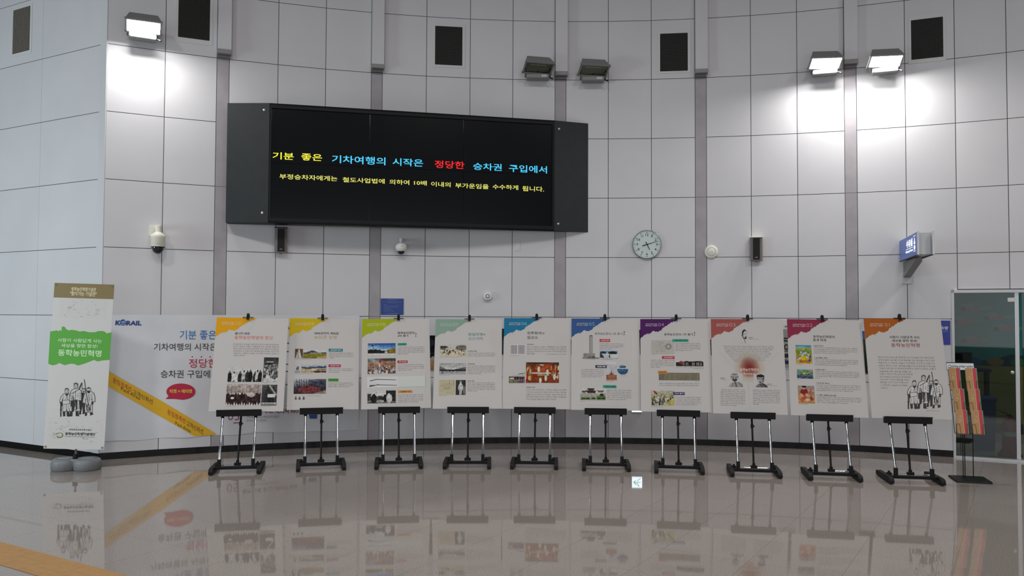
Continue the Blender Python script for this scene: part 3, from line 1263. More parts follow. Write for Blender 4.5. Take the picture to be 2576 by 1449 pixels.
def scr(words, mats):
    """every word: text, left px, right px, top px, bottom px"""
    for t, x0, x1, yt_, yb_, m in words:
        a, b = hit(x0, (yt_ + yb_) / 2, Fb), hit(x1, (yt_ + yb_) / 2 + (x1 - x0) * .0, Fb)
        ya, yb = hit(x0, yb_, Fb)[1], hit(x0, yt_, Fb)[1]
        g = MB()
        put_text(g, t, a[0], ya, b[0], yb, -.0185, bold=.012)
        o = g.build('lettering', m, board)


# the lines of letters stay level on the board
scr([('기분', 685.5, 739, 381.5, 399.5, Y_), ('좋은', 758, 810.5, 385, 402.5, Y_),
     ('기차여행의', 835, 970, 389, 409, C_), ('시작은', 988, 1065, 396.5, 415.5, C_),
     ('정당한', 1094, 1169, 402.5, 421.5, R_), ('승차권', 1191, 1263, 408.5, 426.5, C_),
     ('구입에서', 1281, 1377, 413, 431.5, C_)], None)
scr([('부정승차자에게는', 703, 849, 436.5, 449.5, Y2), ('철도사업법에', 862, 968, 445, 457.5, Y2),
     ('의하여', 980, 1030, 450.5, 463, Y2), ('10배', 1042, 1074, 453, 465, Y2), ('이내의', 1085, 1134, 456, 468.5, Y2),
     ('부가운임을', 1146, 1230, 459.5, 472, Y2), ('수수하게', 1240, 1304.5, 463, 475, Y2), ('됩니다.', 1315, 1369.5, 467, 480, Y2)], None)

# ------------------------------------------------------------------ ventilation grilles
M_grille = mat('black grille wire', (52, 50, 48), .6)
M_grille2 = mat('grey grille wire', (140, 132, 124), .6)


def vent(F, x0, y0, x1, y1, ix0, iy0, ix1, iy1, label, gm):
    """outer and inner rectangle in wall coordinates"""
    cx, cy = (x0 + x1) / 2, (y0 + y1) / 2
    t = thing('ventilation_grille', F @ Matrix.Translation((cx, cy, 0)), label, 'vent', 'square-mesh ventilation grilles near the top of the wall')
    W, Hh = x1 - x0, y1 - y0
    a0, b0, a1, b1 = ix0 - cx, iy0 - cy, ix1 - cx, iy1 - cy
    f = MB()
    f.box((0, (b1 + Hh / 2) / 2, .003), (W, Hh / 2 - b1, .006))
    f.box((0, (b0 - Hh / 2) / 2, .003), (W, b0 + Hh / 2, .006))
    f.box(((a0 - W / 2) / 2, (b0 + b1) / 2, .003), (a0 + W / 2, b1 - b0, .006))
    f.box(((a1 + W / 2) / 2, (b0 + b1) / 2, .003), (W / 2 - a1, b1 - b0, .006))
    f.build('frame', mat('painted vent frame', (208, 209, 209), .5), t)
    MB().box(((a0 + a1) / 2, (b0 + b1) / 2, .001), (a1 - a0, b1 - b0, .002)).build('backing', M_dark, t)
    g = MB()
    nx, ny = int((a1 - a0) / .019), int((b1 - b0) / .019)
    for i in range(1, nx):
        x = a0 + (a1 - a0) * i / nx
        g.box((x, (b0 + b1) / 2, .0075), (.0035, b1 - b0, .006))
    for i in range(1, ny):
        y = b0 + (b1 - b0) * i / ny
        g.box(((a0 + a1) / 2, y, .0075), (a1 - a0, .0035, .005))
    o = g.build('mesh', gm, t)
    tag(o, kind='stuff')
    return t


def vent_px(c, outer, inner, label, gm=None, left=False):
    F = (left_at if left else wall_at)(*c)
    ox = [hit(p, c[1], F)[0] for p in (outer[0], outer[2])]
    oy = [hit(c[0], p, F)[1] for p in (outer[3], outer[1])]
    ix = [hit(p, c[1], F)[0] for p in (inner[0], inner[2])]
    iy = [hit(c[0], p, F)[1] for p in (inner[3], inner[1])]
    vent(F, ox[0], oy[0], ox[1], oy[1], ix[0], iy[0], ix[1], iy[1], label, gm or M_grille)


vent_px((56, 77), (31, 15, 81, 139), (33.5, 21, 76, 131), 'small grey ventilation grille on the left side wall', M_grille2, True)
vent_px((488, 48), (440, -18, 535, 110), (448.5, -9, 528, 98), 'ventilation grille cut by the top edge, right of the left floodlight')
vent_px((1128.5, 115), (1087.5, 60, 1169.7, 170), (1094.5, 67, 1163, 164), 'ventilation grille above the display board, left of the two unlit floodlights')
vent_px((1695, 130), (1654, 77, 1737, 184), (1660.5, 84, 1730, 179), 'ventilation grille between the unlit floodlights and the lit right pair')
vent_px((2331, 97), (2285, 37, 2379, 157), (2292, 47, 2372.5, 147), 'ventilation grille at the top right, beside the rightmost lit floodlight')

# ------------------------------------------------------------------ floodlights
M_lens_on = mat('lit floodlight glass', (240, 240, 240), .3, emit=(255, 253, 248), estr=FLOOD)
M_lens_off = bpy.data.materials.new('clear floodlight glass')
M_lens_off.use_nodes = True
_nt = M_lens_off.node_tree
_nt.nodes.clear()
_o = _nt.nodes.new('ShaderNodeOutputMaterial')
_mx = _nt.nodes.new('ShaderNodeMixShader')
_tr = _nt.nodes.new('ShaderNodeBsdfTransparent')
_tr.inputs[0].default_value = (.86, .9, .86, 1)
_gl = _nt.nodes.new('ShaderNodeBsdfGlossy')
_gl.inputs['Roughness'].default_value = .06
_fr = _nt.nodes.new('ShaderNodeFresnel')
_nt.links.new(_fr.outputs[0], _mx.inputs[0])
_nt.links.new(_tr.outputs[0], _mx.inputs[1])
_nt.links.new(_gl.outputs[0], _mx.inputs[2])
_nt.links.new(_mx.outputs[0], _o.inputs[0])
M_reflector = mat('satin reflector', (205, 212, 198), .4, .15)
M_housing = mat('grey cast housing', (128, 130, 128), .5, .2)


def floodlight(px, py, lit, label, yaw=-11, tilt=-64):
    G = wall_at(px, py)
    t = thing('floodlight', G, label, 'floodlight', 'floodlights mounted high on the wall')
    # head: local x across, y up the aperture, z out of the aperture
    Hd = Matrix.Translation((0, .0, .25)) @ Matrix.Rotation(math.radians(-yaw), 4, 'Y') @ Matrix.Rotation(math.radians(-tilt), 4, 'X')
    w, h, d = .38, .21, .13
    wb, hb = .30, .12
    def ringpts(W, Hh, z):
        return [(-W / 2, -Hh / 2, z), (W / 2, -Hh / 2, z), (W / 2, Hh / 2, z), (-W / 2, Hh / 2, z)]
    b = MB()
    b.add(ringpts(wb, hb, -d) + ringpts(w, h, 0), [(3, 2, 1, 0), (0, 1, 5, 4), (1, 2, 6, 5), (2, 3, 7, 6), (3, 0, 4, 7)])
    b.build('housing', M_housing, t, Hd)
    r = MB()
    r.add(ringpts(wb - .02, hb - .01, -d + .008) + ringpts(w - .014, h - .014, -.004), [(0, 1, 2, 3), (4, 5, 1, 0), (5, 6, 2, 1), (6, 7, 3, 2), (7, 4, 0, 3)])
    r.build('reflector', M_reflector, t, Hd)
    rim = MB()
    rim.box((0, h / 2 - .006, .006), (w + .02, .022, .022), ch=.003)
    rim.box((0, -h / 2 + .006, .006), (w + .02, .022, .022), ch=.003)
    rim.box((-w / 2 + .006, 0, .006), (.022, h, .022), ch=.003)
    rim.box((w / 2 - .006, 0, .006), (.022, h, .022), ch=.003)
    rim.build('rim', M_housing, t, Hd)
    MB().quad(-w / 2 + .012, -h / 2 + .012, w / 2 - .012, h / 2 - .012, .008).build('glass', M_lens_on if lit else M_lens_off, t, Hd)
    if not lit:
        MB().tube((-.11, 0, -.05), (.11, 0, -.05), .014, n=12).build('bulb', mat('frosted bulb', (225, 228, 222), .3), t, Hd)
    g = MB().box((.0, -.085, .105), (.29, .062, .15), ch=.012)
    g.build('ballast_box', M_housing, t)
    g = MB().box((.08, -.085, .1815), (.07, .028, .003)).build('nameplate', mat('pale nameplate', (190, 192, 192), .5), t)
    g = MB()
    g.box((0, -.02, .006), (.12, .16, .012))
    for sx in (-.16, .16):
        g.tube((sx, -.08, .08), (sx, .0, .2), .010, n=8)
    g.tube((0, -.02, .0), (0, -.03, .16), .014, n=8)
    g.build('bracket', M_grey, t)
    g = MB().tube((.15, -.10, .15), (.19, -.125, .19), .009, n=8).build('cable_gland', M_blackplastic, t)
    return t


floodlight(357, 82, True, 'lit floodlight at the top left, glaring on the wall', yaw=4)
floodlight(1351, 184, False, 'unlit floodlight, left one of the dark pair over the display board')
floodlight(1490, 190, False, 'unlit floodlight, right one of the dark pair beside the third column')
floodlight(2073, 172, True, 'lit floodlight left of the right-hand box column')
floodlight(2224, 167, True, 'lit floodlight right of the right-hand box column')

# ------------------------------------------------------------------ cameras, speakers and small wall devices


def scale_at(G):
    return (G.translation - Vector((0, 0, EYE))).dot(fw) / FPX


G = wall_at(395, 605)
s = scale_at(G)
pt = thing('surveillance_camera', G, 'large cream dome camera on a bracket over the poster banner, left', 'camera')
MB().box((-.035, .11, .008), (.10, .12, .016), ch=.004).build('wall_plate', M_cream, pt)
b = MB()
b.tube((0, .15, .0), (0, .15, .12), .034, .030, 16)
b.tube((0, .155, .12), (0, .085, .13), .036, .032, 16)
b.tube((0, .09, .13), (0, .065, .13), .030, .060, 16)
b.build('bracket', M_cream, pt)
up_m = Matrix(((1, 0, 0, 0), (0, 0, 1, 0), (0, -1, 0, .13), (0, 0, 0, 1)))   # lathe axis along wall up
bodyp = [(0, .07), (.055, .068), (.082, .052), (.083, .02), (.079, .015), (.079, -.083), (.074, -.087)]
MB().lathe(bodyp, 28).build('body', M_cream, pt, up_m)
MB().lathe([(.078, -.084), (.078, -.09), (.066, -.091)], 28).build('ring', M_blackplastic, pt, up_m)
MB().lathe([(.066 * math.cos(a), -.091 - .075 * math.sin(a)) for a in [i * math.pi / 16 for i in range(9)]], 28).build('dome', M_smoked, pt, up_m)
g = MB()
put_text(g, 'VIRON', -.022, -.055, .022, -.047, .209, bold=.02)
g.build('lettering', mat('yellow green ink', (160, 155, 70), .5), pt)

G = wall_at(1008, 622)
dc = thing('surveillance_camera', G, 'small white dome camera under the display board', 'camera')
b = MB()
b.tube((0, .09, 0), (0, .09, .09), .020, .018, 14)
b.tube((0, .108, .09), (0, .045, .09), .022, .022, 14)
b.build('bracket', M_whiteplastic, dc)
up_m2 = Matrix(((1, 0, 0, 0), (0, 0, 1, 0), (0, -1, 0, .09), (0, 0, 0, 1)))
MB().lathe([(0, .052), (.045, .048), (.062, .034), (.072, .012), (.075, -.012), (.070, -.036), (.055, -.052), (.050, -.058)], 26).build('body', M_whiteplastic, dc, up_m2)
MB().lathe([(.047 * math.cos(a), -.056 - .045 * math.sin(a)) for a in [i * math.pi / 14 for i in range(8)]], 24).build('dome', M_smoked, dc, up_m2)
g = MB()
put_text(g, 'VIRON', -.012, -.003, .022, .007, .166, bold=.02)
g.build('lettering', mat('yellow green ink', (160, 155, 70), .5), dc)


def speaker(px, py, hpx, wpx, label, top):
    G = wall_at(px, py)
    s = scale_at(G)
    t = thing('wall_speaker', G, label, 'speaker', 'slim black fronted wall speakers')
    h, w_ = hpx * s, wpx * s
    d = .10
    b = MB()
    b.M = Matrix.Rotation(math.radians(-90), 4, 'X')
    # plan outline (x, -z), pushed along the height
    pl = [(-w_ * .36, 0.0), (-w_ / 2, .05), (-w_ / 2, d - .01), (-w_ * .30, d), (w_ * .30, d), (w_ / 2, d - .01), (w_ / 2, .05), (w_ * .36, 0.0)]
    vs = [(x, -h / 2, z) for x, z in pl] + [(x, h / 2, z) for x, z in pl]
    n = len(pl)
    b.M = Matrix.Identity(4)
    b.add(vs, [tuple(range(n)), tuple(range(n, 2 * n))[::-1]] + [(i, n + i, n + (i + 1) % n, (i + 1) % n) for i in range(n)])
    b.build('enclosure', mat('grey brown enclosure', (112, 106, 104), .5), t)
    MB().box((0, h * .01, d + .004), (w_ * .56, h * .92, .012), ch=.003).build('grille', mat('black speaker cloth', (14, 13, 14), .75), t)
    MB().box((0, h / 2 + .004, d / 2 + .004), (w_ * 1.04, .010, d + .02), ch=.002).build('cap', top, t)
    g = MB().box((0, -h * .36, d + .0115), (w_ * .22, .006, .002))
    g.build('badge', mat('silver badge', (180, 180, 180), .4), t)
    MB().box((0, -h / 2 - .008, .04), (.03, .016, .03)).build('foot_clamp', M_grey, t)


speaker(706, 606, 62, 30, 'slim wall speaker under the left end of the display board', M_blackplastic)
speaker(1902, 628, 58, 29, 'slim wall speaker right of the round white disc', M_cream)

# clock
G = wall_at(1627, 615.5)
s = scale_at(G)
ck = thing('wall_clock', G @ Matrix.Translation((0, 0, .005)), 'round wall clock with pale face and arabic numerals', 'clock')
rc = 36.5 * s
MB().lathe([(rc * .80, 0), (rc * .98, .004), (rc, .02), (rc * .99, .036), (rc * .955, .040), (rc * .93, .034), (rc * .93, .03)], 48).build('rim', mat('grey chrome rim', (140, 148, 152), .3, .6), ck)
MB().disc((0, 0), rc * .935, .031, n=48).build('dial', mat('pale mint dial', (198, 212, 212), .35), ck)
g = MB()
for i in range(60):
    a = math.radians(90 - 6 * i)
    d = Vector((math.cos(a), math.sin(a)))
    l = (.80, .86) if i % 5 == 0 else (.84, .86)
    g.line([d * rc * l[0], d * rc * l[1]], .007 if i % 5 == 0 else .002, .0318)
g.build('minute_track', M_ink, ck)
for n in range(1, 13):
    a = math.radians(90 - 30 * n)
    x, y = math.cos(a) * rc * .665, math.sin(a) * rc * .665
    ww = .020 if n > 9 else .0115
    if n == 11:
        ww = .013
    if n == 1:
        ww = .006
    g = put_text(MB(), str(n), x - ww, y - .0165, x + ww, y + .0165, .0318, bold=.012)
    g.build('numeral', M_ink, ck)


def hand(name, ang, tail, tip, w0, w1, z):
    a = math.radians(90 - ang)
    d = Vector((math.cos(a), math.sin(a)))
    n = Vector((-d.y, d.x))
    g = MB()
    pts = [-d * tail + n * w0, d * tip + n * w1, d * tip - n * w1, -d * tail - n * w0]
    g.add([(p.x, p.y, z) for p in pts] + [(p.x, p.y, z + .002) for p in pts], [(4, 7, 6, 5), (0, 1, 5, 4), (1, 2, 6, 5), (2, 3, 7, 6), (3, 0, 4, 7)])
    g.build(name, M_black, ck)


hand('hour_hand', 154, rc * .2, rc * .42, .0048, .0038, .034)
hand('minute_hand', 72.5, rc * .33, rc * .77, .0055, .002, .037)
MB().lathe([(0, .041), (.008, .041), (.008, .034)], 16).build('hub', M_black, ck)

# round access disc
G = wall_at(1789, 634)
s = scale_at(G)
ap = thing('access_point', G, 'round white plastic disc between the clock and a speaker', 'wall device')
rr = 16.8 * s
MB().lathe([(rr * .9, 0), (rr, .012), (rr * .97, .026), (rr * .86, .034), (rr * .66, .037)], 40).build('casing', M_cream, ap)
MB().lathe([(rr * .66, .037), (rr * .63, .033), (rr * .60, .037), (rr * .3, .040), (0, .041)], 40).build('cover', M_whiteplastic, ap)
g = MB()
put_text(g, 'iptime', -.022, -.012, .022, -.002, .0415, bold=.01)
g.lathe([(rr * .645, .0365), (rr * .615, .0375)], 40)
g.build('lettering', mat('olive grey ink', (140, 135, 110), .5), ap)

# small siren, low on the wall
G = wall_at(1226, 745)
s = scale_at(G)
sr = thing('fire_alarm_sounder', G, 'small round white alarm sounder over the blue-cornered seventh poster', 'alarm')
rr = 12 * s
MB().lathe([(rr, 0), (rr, .02), (rr * .92, .05), (rr * .8, .06), (0, .062)], 32).build('casing', M_whiteplastic, sr)
for i in range(6):
    a = math.radians(30 + 60 * i)
    g = MB().line([(math.cos(a - .35) * rr * .38, math.sin(a - .35) * rr * .38), (math.cos(a + .35) * rr * .38, math.sin(a + .35) * rr * .38)], .009, .0632)
    g.build('sound_slot', mat('slot shadow grey', (95, 92, 105), .7), sr)

# blank cover plate
G = wall_at(1301.5, 621)
s = scale_at(G)
cv = MB().box((0, 0, .004), (12.5 * s, 21 * s, .008), ch=.002).build('cover_plate', M_panel, None, G)
tag(cv, 'blank white rectangular cover plate just under the display board', 'cover plate')

# blue notice
G = wall_at(986.5, 771.5)
s = scale_at(G)
nb = thing('notice_board', G, 'small dark blue notice sheet with faint white lines, over the eighth poster', 'notice')
nw, nh = 57 * s, 41 * s
MB().box((0, 0, .004), (nw, nh, .008)).build('plate', mat('deep blue print', (22, 60, 140), .35), nb)
g = MB()
for (x0, x1, y, h_) in ((-.2, .2, .42, .05), (-.4, .4, .30, .035), (-.18, .18, .235, .03), (-.37, -.26, .12, .035), (-.37, .3, .05, .035), (-.37, .22, -.03, .035), (-.37, -.1, -.11, .035), (-.37, -.02, -.19, .035), (-.37, .08, -.27, .035), (-.28, .28, -.42, .05)):
    put_text(g, body_line(int((x1 - x0) * 26) + 2), x0 * nw, (y - h_ * .6) * nh, x1 * nw, (y + h_ * .6) * nh, .0088, bold=0)
g.build('lettering', mat('pale blue ink', (130, 160, 210), .5), nb)

# projecting sign
Pw = wall_at(2263, 632).translation.copy()
dirs = Vector((-.28, -.96, 0)).normalized()
Fs = frame(Vector((Pw.x, Pw.y, 0)) + dirs * .03, dirs, (0, 0, 1))        # blue left side: u runs out from the wall
ztop, zbot = z_at(2263, 608, Fs.translation), z_at(2263, 656, Fs.translation)
ztf = 2.583
Ls = 1.19
hs = .245
zc = 2.46
Fs.translation.z = zc - hs / 2
# the sight side must face left
sg = thing('projecting_sign', Fs, 'projecting blue and white lit sign box with bottle symbol, right wall', 'sign')
sgn = 1 if Fs.col[2].x < 0 else -1
th_ = .15
blue = mat('lit blue acrylic', (60, 92, 165), .3, emit=(62, 92, 170), estr=.12)
MB().box((Ls / 2, hs / 2, 0), (Ls, hs, .012)).build('face', blue, sg)
MB().box((Ls / 2, hs / 2, -sgn * th_), (Ls, hs, .012)).build('face', mat('pale grey casing', (196, 200, 202), .4), sg)
MB().box((Ls / 2 - .03, hs / 2, -sgn * th_ / 2), (Ls - .09, hs - .012, th_ - .012)).build('casing', mat('pale grey casing', (176, 180, 182), .4), sg)
fr = MB()
for zz in (0, -sgn * th_):
    fr.box((Ls + .004, hs / 2, zz), (.012, hs + .01, .02))
    fr.box((Ls / 2, -.004, zz), (Ls, .008, .018), mi=1)
fr.build('edge_trim', [M_alu, M_black], sg)
lit = emis('lit white lettering', (235, 245, 255), 1.6)
g = MB()
put_text(g, '수유실', .50, .115, .90, .205, sgn * .008, bold=.03)
g.quad(.48, .098, .92, .103, sgn * .008)
put_text(g, 'Nursery Room', .46, .05, .92, .088, sgn * .008, bold=.02)
g.build('lettering', lit, sg)
g = MB()
for p in ([(.95, .045), (.95, .06)], [(.95, .2), (.95, .215)]):
    pass
g.quad(.955, .212, 1.085, .217, sgn * .008)
g.quad(.955, .045, 1.085, .05, sgn * .008)
g.poly([(1.01, .195), (1.03, .195), (1.035, .165), (1.06, .14), (1.06, .125), (.98, .125), (.98, .14), (1.005, .165)], sgn * .008)
g.disc((1.02, .088), .042, sgn * .008, r2=.028)
g.build('symbol', lit, sg)
br = MB()
zz = -sgn * th_ / 2
br.add([(0, -.01, zz - .04), (.75, -.01, zz - .04), (.75, -.05, zz - .04), (0, -.20, zz - .04), (0, -.01, zz + .04), (.75, -.01, zz + .04), (.75, -.05, zz + .04), (0, -.20, zz + .04)],
       [(0, 1, 2, 3), (7, 6, 5, 4), (0, 4, 5, 1), (1, 5, 6, 2), (2, 6, 7, 3), (3, 7, 4, 0)])
br.build('bracket', mat('grey cast bracket', (128, 130, 128), .5), sg)
MB().box((-.015, -.215, zz), (.03, .12, .115), ch=.005).build('wall_plate', M_whitealu, sg)

# exit guide light low on the wall
G = wall_at(1602, 1022)
s = scale_at(G)
ex = thing('exit_guide_light', G, 'small lit white and green exit guide light low on the wall', 'exit light')
MB().box((0, 0, .015), (.145, .155, .03), ch=.004).build('casing', M_whiteplastic, ex)
MB().quad(-.065, -.07, .065, .07, .0305).build('lens', mat('lit white lens', (240, 245, 255), .3, emit=(225, 240, 255), estr=2.6), ex)
g = MB()
g.line([(-.045, 0), (.045, 0)], .010, .0312)
g.line([(-.045, 0), (-.02, .022)], .010, .0312)
g.line([(-.045, 0), (-.02, -.022)], .010, .0312)
g.disc((.02, .045), .009, .0312)
g.line([(.015, .034), (.0, .016), (-.02, .03)], .009, .0312)
g.line([(.0, -.02), (.02, -.035), (.045, -.05)], .009, .0312)
g.build('symbol', mat('lit green symbol', (20, 150, 90), .4, emit=(40, 170, 110), estr=1.2), ex)

# ------------------------------------------------------------------ glass door and the room behind it
P0 = wall_at(2395.5, 900).translation.copy(); P0.z = 0
ddir = (NODES[24] - NODES[21]).normalized()
FD = frame(P0, ddir, (0, 0, 1))
DH = 1.985
u_in = hit(2402, 900, FD)[0]
u_m0, u_m1 = hit(2555, 900, FD)[0], hit(2565.5, 900, FD)[0]
door = bpy.data.objects.new('door_1', None)
COL.objects.link(door)
door.matrix_basis = FD
tag(door, kind='structure')
DW = 1.75
f = MB()
f.box((u_in / 2, DH / 2, -.04), (u_in, DH, .12))
f.box((DW / 2, DH - .018, -.04), (DW, .036, .12))
f.box((DW + .03, DH / 2, -.04), (.06, DH, .12))
f.build('frame', M_whitealu, door)
MB().box((DW / 2, .012, -.04), (DW, .024, .13)).build('threshold', M_alu, door)
M_glass = bpy.data.materials.new('tinted door glass')
M_glass.use_nodes = True
_nt = M_glass.node_tree
_nt.nodes.clear()
_o = _nt.nodes.new('ShaderNodeOutputMaterial')
_mx = _nt.nodes.new('ShaderNodeMixShader')
_tr = _nt.nodes.new('ShaderNodeBsdfTransparent')
_tr.inputs[0].default_value = (.62, .68, .66, 1)
_gl = _nt.nodes.new('ShaderNodeBsdfGlossy')
_gl.inputs['Roughness'].default_value = .02
_fr = _nt.nodes.new('ShaderNodeFresnel')
_fr.inputs[0].default_value = 1.45
_nt.links.new(_fr.outputs[0], _mx.inputs[0])
_nt.links.new(_tr.outputs[0], _mx.inputs[1])
_nt.links.new(_gl.outputs[0], _mx.inputs[2])
_nt.links.new(_mx.outputs[0], _o.inputs[0])
f = MB()
f.box(((u_m0 + u_m1) / 2, DH / 2, -.05), (u_m1 - u_m0, DH - .05, .045))
f.build('leaf_stile', M_alu, door)
MB().box(((u_in + u_m0) / 2, DH / 2 - .005, -.05), (u_m0 - u_in, DH - .06, .008)).build('glass_leaf', M_glass, door)
f = MB()
f.box(((u_m1 + DW) / 2, DH / 2, -.09), (DW - u_m1 - .07, DH - .06, .008))
f.build('glass_leaf', M_glass, door)
MB().box((u_m0 - .035, DH - .12, -.028), (.075, .05, .03), ch=.008).build('closer', M_whiteplastic, door)
MB().lathe([(.022, 0), (.022, .02), (.016, .03), (0, .031)], 14).build('door_knob', M_alu, door, Matrix.Translation((u_m0 - .03, 1.02, -.045)))

# inner room
room_d = 2.7
wi = MB()
wx0, wx1 = -.35, 3.0
M_inner = mat('dim painted wall', (96, 104, 100), .7)
wi.add([(wx0, 0, -.1), (wx0, 2.5, -.1), (wx0, 2.5, -room_d), (wx0, 0, -room_d)], [(0, 1, 2, 3)])
wi.add([(wx1, 0, -.1), (wx1, 2.5, -.1), (wx1, 2.5, -room_d), (wx1, 0, -room_d)], [(3, 2, 1, 0)])
wi.add([(wx0, 2.5, -.1), (wx1, 2.5, -.1), (wx1, 2.5, -room_d), (wx0, 2.5, -room_d)], [(0, 1, 2, 3)])
wi.add([(wx0, DH, -.1), (wx1, DH, -.1), (wx1, 2.5, -.1), (wx0, 2.5, -.1)], [(0, 1, 2, 3)])
wi.add([(wx0, 0, -.1), (0, 0, -.1), (0, DH, -.1), (wx0, DH, -.1)], [(0, 1, 2, 3)])
wi.add([(DW + .06, 0, -.1), (wx1, 0, -.1), (wx1, DH, -.1), (DW + .06, DH, -.1)], [(0, 1, 2, 3)])
iw = wi.build('wall_inner', M_inner, None, FD)
nl = area('inner_room_fill', FD @ Vector((1.4, 2.42, -1.5)), FD @ Vector((1.4, 0, -1.6)), .5, 17.0, (.9, 1, .95))
tag(iw, kind='structure')
FM = FD.copy()
FM.translation = FD @ Vector((0, 0, -room_d + .005))


def mural_uv(px, py):
    u, v = hit(px, py, FM)
    return (u - wx0) / (wx1 - wx0), 1 - v / 2.5


FISH[:] = [mural_uv(*p) for p in ((2447, 777), (2448, 857), (2426, 808), (2530, 828), (2505, 800))]
MURAL_HZ[0] = mural_uv(2480, 912)[1]
print_mesh('sea_mural', 'mural', 250, 190, (wx0, 2.5), (wx1, 2.5), (wx1, 0), (wx0, 0), -room_d + .005, iw, 21, name_mat='painted mural', tone=1.0)
MB().box(((wx0 + wx1) / 2, .07, -room_d + .015), (wx1 - wx0, .14, .02)).build('skirting', mat('dark grey skirting', (60, 62, 62), .5), iw)


def in_room(px, py, depth):
    """floor spot on the sight line at a depth behind the door plane"""
    F = FD.copy()
    F.translation = FD @ Vector((0, 0, -depth))
    u, v = hit(px, py, F)
    return Vector((u, v, -depth))


# blue bin
q = in_room(2477, 1140, .85)
q.y = 0
bn = thing('waste_bin', FD @ Matrix.Translation(q), 'blue plastic waste bin behind the glass door', 'bin')
b = MB()
for z0, z1, a0, a1 in ((0, .62, .21, .25),):
    b.add([(-a0 / 2, 0, -a0 / 2), (a0 / 2, 0, -a0 / 2), (a0 / 2, 0, a0 / 2), (-a0 / 2, 0, a0 / 2), (-a1 / 2, z1, -a1 / 2), (a1 / 2, z1, -a1 / 2), (a1 / 2, z1, a1 / 2), (-a1 / 2, z1, a1 / 2)],
          [(0, 1, 2, 3), (0, 4, 5, 1), (1, 5, 6, 2), (2, 6, 7, 3), (3, 7, 4, 0)])
b.build('bucket', mat('blue plastic', (28, 58, 110), .45), bn)
MB().box((0, .64, 0), (.275, .05, .275), ch=.012).build('lid', mat('blue plastic lid', (30, 62, 116), .45), bn)

# fire extinguisher
q = in_room(2541, 1128, .45)
q.y = 0
fe = thing('fire_extinguisher', FD @ Matrix.Translation(q), 'red fire extinguisher standing inside the glass door', 'extinguisher')
upm = Matrix(((1, 0, 0, 0), (0, 0, 1, 0), (0, -1, 0, 0), (0, 0, 0, 1)))
M_red = mat('glossy red paint', (165, 20, 26), .3)
MB().lathe([(0, .0), (.125, .0), (.13, .01), (.10, .05), (.088, .07), (0, .07)], 28).build('stand', mat('red plastic foot', (140, 22, 28), .5), fe, upm)
MB().lathe([(.078, .06), (.082, .08), (.082, .36), (.074, .40), (.045, .435), (.022, .45), (.022, .47)], 28).build('cylinder', M_red, fe, upm)
b = MB()
b.box((0, .48, 0), (.05, .03, .03), ch=.005)
b.add([(-.02, .49, -.012), (-.15, .545, -.008), (-.15, .552, .008), (-.02, .505, .012)], [(0, 1, 2, 3), (3, 2, 1, 0)])
b.add([(-.02, .47, -.012), (-.14, .455, -.008), (-.14, .462, .008), (-.02, .482, .012)], [(0, 1, 2, 3), (3, 2, 1, 0)])
b.build('valve', M_black, fe)
b = MB()
pts = [Vector((.02 + .09 * math.sin(t * math.pi), .48 - .34 * t, .02)) for t in [i / 10 for i in range(11)]]
for a, c in zip(pts[:-1], pts[1:]):
    b.tube(a, c, .009, n=8)
b.build('hose', M_blackplastic, fe)
MB().lathe([(.0835, .24), (.0835, .29)], 28).build('sleeve_label', mat('pale label', (190, 185, 175), .5), fe, upm)

# small dark cabinet with a screen behind the left jamb
q = in_room(2412, 1000, 1.6)
q.y = 0
dk = thing('office_desk', FD @ Matrix.Translation(q), 'dark desk in the dim room, behind the brochure rack', 'desk')
b = MB()
b.box((0, .96, 0), (.75, .03, .5))
b.build('desktop', mat('dark laminate', (40, 40, 44), .5), dk)
b = MB()
for sx in (-.33, .33):
    MB().box((sx, .47, 0), (.04, .94, .44)).build('leg', mat('dark laminate', (40, 40, 44), .5), dk)
mo = thing('monitor', FD @ Matrix.Translation(q + Vector((.05, .975, .05))), 'black monitor on the desk behind the brochure rack', 'monitor')
MB().box((-.04, .13, 0), (.30, .17, .03), ch=.006).build('screen', M_display, mo)
MB().box((0, .025, 0), (.05, .05, .03)).build('neck', M_blackplastic, mo)
MB().box((0, .006, 0), (.22, .012, .16)).build('foot', M_blackplastic, mo)

# ------------------------------------------------------------------ vinyl banner stuck to the wall


def banner_frame_pts(px, py):
    G = wall_at(px, py)
    return G.translation


bx0, bx1 = 258.5, 903
M_vinyl = noisy('white vinyl', (212, 213, 219), (220, 221, 226), 2.5, rough=.38, spec=.4)
vb = thing('vinyl_banner', Matrix.Identity(4), 'long white railway banner with a yellow diagonal band, stuck low on the left wall', 'banner')
top_z = wall_at(404, 792).translation.z
bot_z = wall_at(404, 1103).translation.z
rsb = np.random.RandomState(5)
cols_ = []
xs = [bx0 + (bx1 - bx0) * i / 60 for i in range(61)]
ms = MB()
for j, px in enumerate(xs):
    G = wall_at(px, 950)
    p = G.translation
    n = G.col[2].to_3d()
    for k in range(13):
        t = k / 12
        z = bot_z + (top_z - bot_z) * t
        if k == 0:
            z += .006 * math.sin(j * .55) + .012 * math.exp(-((j - 37) / 6) ** 2)
        wv = .006 + .0025 * math.sin(j * .4 + k * .7) * (1 - t) * (1 - t)
        ms.v.append(tuple(Vector((p.x, p.y, z)) + n * wv))
for j in range(60):
    for k in range(12):
        ms.f.append((j * 13 + k, (j + 1) * 13 + k, (j + 1) * 13 + k + 1, j * 13 + k + 1))
        ms.m.append(0)
        ms.smooth.append(True)
ms.build('vinyl_sheet', M_vinyl, vb)


